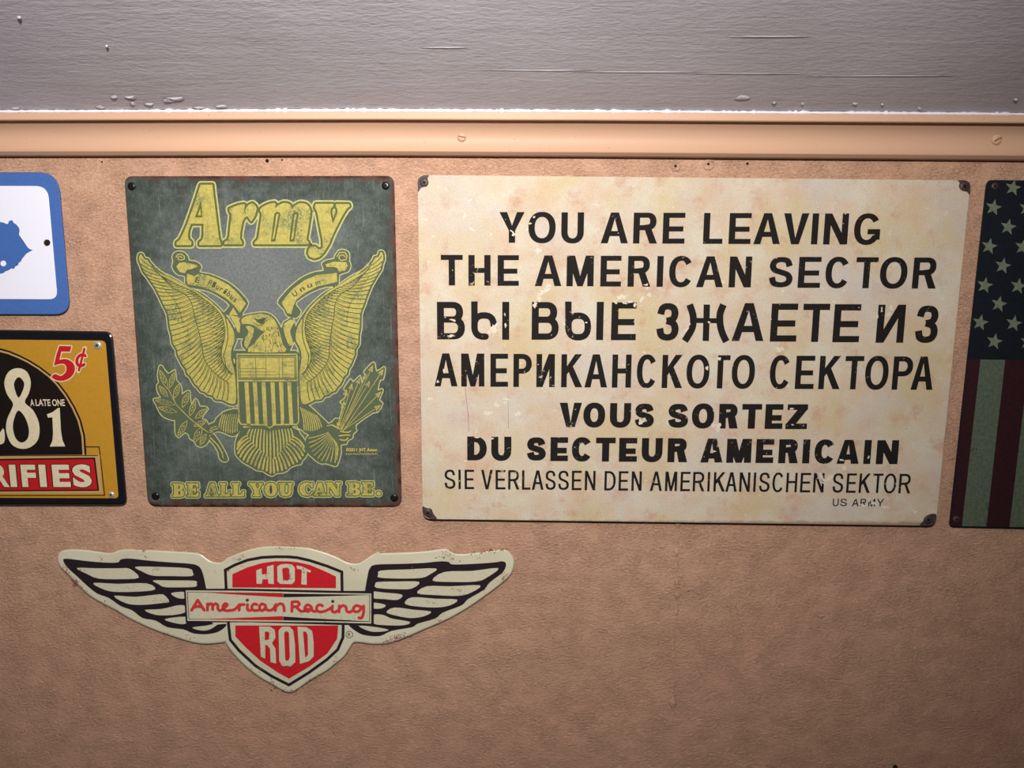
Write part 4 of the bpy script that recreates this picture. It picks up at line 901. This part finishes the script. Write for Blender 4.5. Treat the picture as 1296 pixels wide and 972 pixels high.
for q in ([(238, 760), (240, 662)], [(240, 665), (290, 660), (315, 682), (292, 710), (252, 712)], [(285, 715), (330, 758), (372, 752), (400, 735)], [(436, 712), (400, 692), (372, 718), (378, 752), (412, 758), (438, 718), (446, 752), (480, 760), (494, 740)], [(552, 702), (518, 692), (492, 720), (502, 756), (540, 765), (590, 752), (630, 730), (652, 712)],
        [(655, 705), (650, 755), (680, 768), (710, 752)], [(725, 702), (722, 766)], [(725, 728), (760, 700), (792, 715), (800, 755), (828, 768), (860, 752)], [(948, 715), (900, 700), (868, 728), (882, 762), (925, 758), (955, 715)], [(975, 705), (970, 790), (950, 828), (925, 825)]):
    s3.stroke(smooth(H6(q), False, 3) if len(q) > 3 else H6(q), wS)
s3.build('lettering', RED2, t, F3 + .0003, 'red script lettering')
# rust bitten into the rim
RS3 = ink('rust_speck_print', (116, 66, 56), (146, 100, 84), 0, .7, .15); sp = Ink(); r_ = random.Random(11)
for x, y, rx, ry, n, rot in ((84, 722, 9, 4, 26, .9), (96, 738, 14, 4, 60, .75), (130, 763, 12, 4, 12, .5), (129, 708, 4, 3, 8, 0), (105, 722, 6, 4, 8, 0), (508, 805, 13, 5, 60, -.15), (490, 812, 12, 3, 25, -.1), (556, 785, 4, 2, 6, 0),
        (565, 703, 16, 8, 40, 0), (600, 702, 14, 5, 16, 0), (622, 697, 18, 2.4, 46, -.12), (638, 730, 5, 6, 20, .6), (545, 763, 8, 3, 8, 0), (160, 745, 6, 3, 6, 0), (204, 760, 9, 3, 10, 0), (212, 802, 10, 3, 10, .1), (240, 806, 8, 3, 10, .1),
        (365, 873, 22, 3, 30, 0), (345, 862, 12, 4, 14, .5), (395, 860, 12, 4, 16, -.5), (325, 845, 10, 4, 12, .6), (425, 835, 7, 4, 8, -.9), (447, 720, 5, 4, 12, .4), (358, 694, 12, 1.5, 12, 0), (290, 722, 4, 2, 6, 0), (270, 724, 5, 1.5, 3, 0), (337, 727, 3, 3, 10, 0), (367, 727, 3, 9, 22, 0), (385, 722, 3, 8, 10, 0), (363, 843, 8, 2.4, 14, 0), (520, 722, 10, 5, 8, 0)):
    for i in range(n):
        a, b = r_.gauss(0, .5) * rx, r_.gauss(0, .5) * ry; q = .35 + r_.random() * .75
        sp.poly([(x + a * math.cos(rot) - b * math.sin(rot) + q * (.5 + r_.random()) * math.cos(k * 1.26), y + a * math.sin(rot) + b * math.cos(rot) + q * .7 * (.5 + r_.random()) * math.sin(k * 1.26)) for k in range(5)])
o = sp.build('rust_speck', RS3, t, F3 + .00035); o['kind'] = 'stuff'
rg = Ink(); cx, cy = H8([(1180, 215)])[0]; rg.stroke([(cx + 4.3 * math.cos(i * .314), cy + 4.3 * math.sin(i * .314)) for i in range(20)], .8, True).word('R', cx - 1.7, cx + 1.8, cy - 2.2, cy + 2.2, .02)
rg.build('registered_mark', BK3, t, F3 + .0001)
for x, y in ((313, 759.4), (421.2, 761)): screw(x, y, F3 + .0003, 2.1, t, flat('brown_nail', (110, 70, 56), .4, .5, .4), HOLE, False, .0008, .5, name='nail_head')

# ------------------------------------------------------------------ mustard sign with black frame (cut by the frame's left edge)
t = thing('metal_sign', 'mustard yellow metal sign in black frame with 5¢ and red banner', 'sign', P(-60, 638, .003))
Z6 = zoom(0, 410, 4.047)
out6 = rrect([(-232, 414), (142.4, 419.3), (161.2, 639.8), (-236, 640)], [14, 10, 10, 14])
plate('frame', out6, .0008, .0075, .0026, flat('black_enamel_frame', (20, 20, 26), .22, .6, 0, 0, .1), t, 3.2, 'black raised frame')
inn = rrect([(-220, 428), (133.6, 431), (150.2, 630.6), (-224, 629)], [8, 6, 5, 8])
F4 = .0078
MUST = ink('mustard_print', (182, 134, 44), (172, 124, 38), -.06, .3, .5)
Ink().poly(inn).build('panel', MUST, t, F4)
BK4 = ink('black_gloss_print', (22, 17, 16), (28, 22, 20), -.06, .3, .5); TANP = ink('tan_print', (178, 142, 90), None, -.06, .35); REDP = ink('red_gloss_print', (184, 30, 36), (170, 26, 30), -.06, .3, .5)
IV = ink('ivory_print', (214, 200, 170), (200, 184, 150), -.06, .35, .45)
def mirx(p, c0): return [(2 * c0 - x, y) for x, y in p][::-1]
dome = [(0, 124), (50, 138), (100, 159), (150, 184), (205, 218), (255, 256), (300, 300), (345, 358), (385, 425), (415, 490), (436, 570), (443, 672)]
dc = -150
d2 = [(x - 7 * (i / 11) - 3, y + 9 - 7 * (i / 11)) for i, (x, y) in enumerate(dome)]; d3 = [(x - 14 * (i / 11) - 6, y + 18 - 14 * (i / 11)) for i, (x, y) in enumerate(dome)]
top = [(-150, 104), (-75, 108)]
for nm, q, m_, h in (('dome', dome, BK4, .00005), ('dome_line', d2, TANP, .0001), ('dome', d3, BK4, .00015)):
    a = [(-75, 108 + (q[0][1] - 124))] + q
    Ink().poly(Z6(mirx(a, dc) + a)).build(nm, m_, t, F4 + h)
b4 = Ink().stroke(Z6([(438, 630), (508, 630), (536, 878), (-600, 880)]), 1.3); b4.build('banner_border', BK4, t, F4 + .0001)
Ink().poly(Z6([(-650, 692), (-600, 676), (492, 670), (512, 672), (524, 868), (-600, 870)])).build('banner_edge', TANP, t, F4 + .0002)
Ink().poly(Z6([(-640, 700), (487, 684), (508, 855), (-640, 862)])).stroke(Z6([(440, 640), (440, 675)]), 1.2).stroke(Z6([(-640, 676), (500, 674)]), 1.0).build('banner_border', BK4, t, F4 + .00025)
Ink().poly(Z6([(-635, 708), (480, 692), (499, 848), (-635, 856)])).build('banner', REDP, t, F4 + .0003, 'red banner')
tx, tb = Ink(), Ink()
for ch, a, b in (('R', -9.5, 11), ('I', 12.2, 20.6), ('F', 27, 45.6), ('I', 49.6, 58.4), ('E', 66.4, 88.6), ('S', 91.8, 115.8)):
    tx.word(ch, a, b, 588, 616.4, .045); tb.word(ch, a - 1.2, b + 1.2, 587, 617.4, .06)
tb.build('lettering_outline', BK4, t, F4 + .00035); tx.build('lettering', IV, t, F4 + .0004, 'ivory capitals on red banner')
d8 = Ink().poly(smooth(Z6([(92, 226), (138, 245), (158, 300), (147, 358), (127, 402), (168, 440), (200, 510), (196, 590), (152, 633), (100, 638), (56, 612), (32, 550), (36, 490), (60, 435), (66, 405), (36, 360), (22, 300), (44, 245)]), n=3),
    smooth(Z6([(95, 272), (122, 297), (120, 332), (96, 378), (78, 342), (72, 302)]), n=3), smooth(Z6([(95, 443), (128, 478), (148, 540), (141, 588), (110, 608), (80, 585), (66, 530), (74, 480)]), n=3))
d8.poly(Z6([(240, 463), (268, 452), (298, 430), (306, 430), (312, 545), (320, 595), (334, 627), (255, 628), (268, 600), (272, 560), (268, 478), (246, 480)]))
d8.poly(smooth(Z6([(-60, 560), (-30, 585), (0, 556), (16, 535), (24, 560), (20, 608), (-20, 618), (-70, 600)]), n=3))
d8.build('lettering', IV, t, F4 + .0002, 'large ivory numerals')
Ink().word('A', 38.2, 43.2, 505.4, 513.8, .02).word('LATE', 45, 63.8, 505.4, 513.8, .02).word('ONE', 66, 82, 505.4, 513.8, .02).build('lettering', IV, t, F4 + .0002, 'small ivory capitals')
five = Z6([(304, 112), (366, 114), (359, 142), (314, 142), (305, 183)] + smooth([(305, 183), (342, 180), (374, 200), (384, 232), (368, 268), (330, 290), (290, 289), (262, 272)], False) + smooth([(262, 272), (282, 256), (312, 266), (338, 244), (336, 212), (312, 204), (276, 214)], False) + [(288, 160)])
cent = [(lambda a: (103.2 + 6.0 * math.cos(a) + 1.2 * -math.sin(a), 456 + 7.2 * math.sin(a)))(R(-50 - i * 22)) for i in range(13)]
w5, c5 = Ink(), Ink()
w5.stroke(five, 2.6, True).poly(five).stroke(cent, 6.2).stroke(Z6([(434, 124), (402, 242)]), 5.4)
c5.poly(five).stroke(cent, 3.9).stroke(Z6([(432, 128), (404, 238)]), 3.0)
w5.build('lettering_outline', IV, t, F4 + .0003); c5.build('lettering', REDP, t, F4 + .00035, 'red price in the corner')
screw(123.6, 437, F4, 5.2, t, STEEL, HOLE, True, .0022, .4, back=.005); screw(141.2, 625.8, F4, 3.8, t, STEEL, HOLE, True, .002, .7, back=.005)

# ------------------------------------------------------------------ blue-bordered white sign with a map
t = thing('wooden_plaque', 'blue sign with white rounded panel and blue map outline', 'sign', P(-20, 398, .004))
plate('board', rrect([(-128, 218), (74, 218), (89.6, 398.6), (-132, 398)], [22, 26, 21, 22], 8), .001, .0070, .002, flat('blue_painted_board', (64, 98, 160), .7, .2, 0, .0003, .2, 420), t, 1.6, 'blue rounded backing board')
plate('panel', rrect([(-114, 235), (60.4, 235.4), (73, 379), (-118, 378)], [14, 16, 11, 14], 7), .0070, .0082, .0004, flat('white_gloss_panel', (226, 224, 234), .35, .45, 0, 0, .02), t, .5, 'white rounded panel')
Zb = zoom(0, 200, 4.418)
isl = Zb([(-200, 380), (-140, 345), (-90, 370), (-50, 350), (0, 357), (20, 361), (38, 369), (46, 366), (50, 352), (68, 347), (76, 362), (92, 372), (105, 388), (110, 405), (106, 428), (120, 448), (132, 465), (155, 500), (168, 510), (184, 514), (166, 524), (148, 534), (130, 556), (122, 566), (116, 580), (106, 584), (100, 600), (86, 606), (78, 620), (62, 618), (48, 628), (30, 634), (20, 643), (0, 648), (-60, 640), (-130, 660), (-190, 600), (-220, 480)])
BLU = ink('blue_print', (64, 100, 164), (58, 94, 156), -.06, .6, .2)
Ink().poly(isl, [(4.2 + 3.7 * math.cos(i * .4), 333.4 + 3.7 * math.sin(i * .4)) for i in range(15)]).build('map_shape', BLU, t, .0083, 'blue map silhouette')
Ink().disc(59.6, 307.2, 4.1, 20).build('hole', HOLE, t, .00835)
Ink().stroke([(59.6 + 4.2 * math.cos(i * .33), 307.2 + 4.4 * math.sin(i * .33)) for i in range(5, 14)], .8).build('hole_rim', flat('shaded_rim', (150, 148, 150), .4), t, .0084)

# ------------------------------------------------------------------ flag sign at the right edge
t = thing('metal_sign', 'dark weathered metal flag sign with pale stars above vertical stripes', 'sign', P(1350, 668, .004))
DN = ink('dark_navy_print', (20, 26, 34), (12, 16, 22), -.06, .6, .2); MAR = ink('maroon_print', (56, 24, 30), (36, 16, 20), -.06, .6, .2)
GW = ink('weathered_pale_stripe', (98, 106, 86), (66, 78, 66), .04, .6, .2, (52, 58, 50), 90, (44, 52, 46))
plate('plate', rrect([(1248.2, 227.8), (1560, 231), (1500, 674), (1200.6, 667.2)], [8, 10, 10, 7]), .002, .0038, .0005, DN, t, .8)
F5 = .0038
VX = lambda x, y: x + (y - 454) * ((624 - x) / 6014) * 1.0
Zf, Zg = zoom(1176, 210, 4.05), zoom(1176, 440, 4.05)
xs = [(1225.3, 1203), (1241, 1217.4), (1272.2, 1248.4), (1302.5, 1277.6), (1334, 1308), (1365, 1338), (1396, 1368), (1427, 1398), (1458, 1428), (1489, 1458), (1520, 1486)]
fl = Ink(); gl = Ink()
for i in range(len(xs) - 1):
    q = [(xs[i][0], 454.6 + i * .4), (xs[i + 1][0], 455 + i * .4), (xs[i + 1][1], 665.8 + i * .5), (xs[i][1], 665.3 + i * .5)]
    (gl if i % 2 else fl).poly(q)
fl.build('stripe', MAR, t, F5 + .0001, 'maroon stripes'); gl.build('stripe', GW, t, F5 + .0001, 'pale green-grey stripes')
ST = ink('pale_star_print', (120, 126, 102), (88, 96, 80), .03, .6, .2, (74, 80, 68), 160, (60, 68, 60))
sb = Ink().poly([(1225.6, 450), (1225.2, 454.4), (1500, 458), (1500, 452)])
sb.build('canton_edge', DN, t, F5 + .00015)
cols = [[(430, 112), (405, 313), (378, 512), (358, 708), (335, 900)], [(330, 213), (308, 412), (285, 612), (262, 803)]]
dx = (490 - 330, 2)
def star(cx, cy, r):
    s = Ink(); s.poly([(cx + (r if i % 2 == 0 else r * .42) * math.sin(R(12 + 36 * i)), cy - (r if i % 2 == 0 else r * .42) * math.cos(R(12 + 36 * i))) for i in range(10)])
    s.build('star', ST, t, F5 + .0001)
for k in range(5):
    for c_ in cols:
        for x, y in c_:
            px, py = Zf([(x + k * 172, y + 4 * k)])[0]
            if px < 1500: star(px, py, 10.8)
for x, y in ((1258.8, 235.6), (1210.2, 657)): screw(x, y, F5, 4.4, t, RUSTED, HOLE, True, .0016, .5, back=.001)
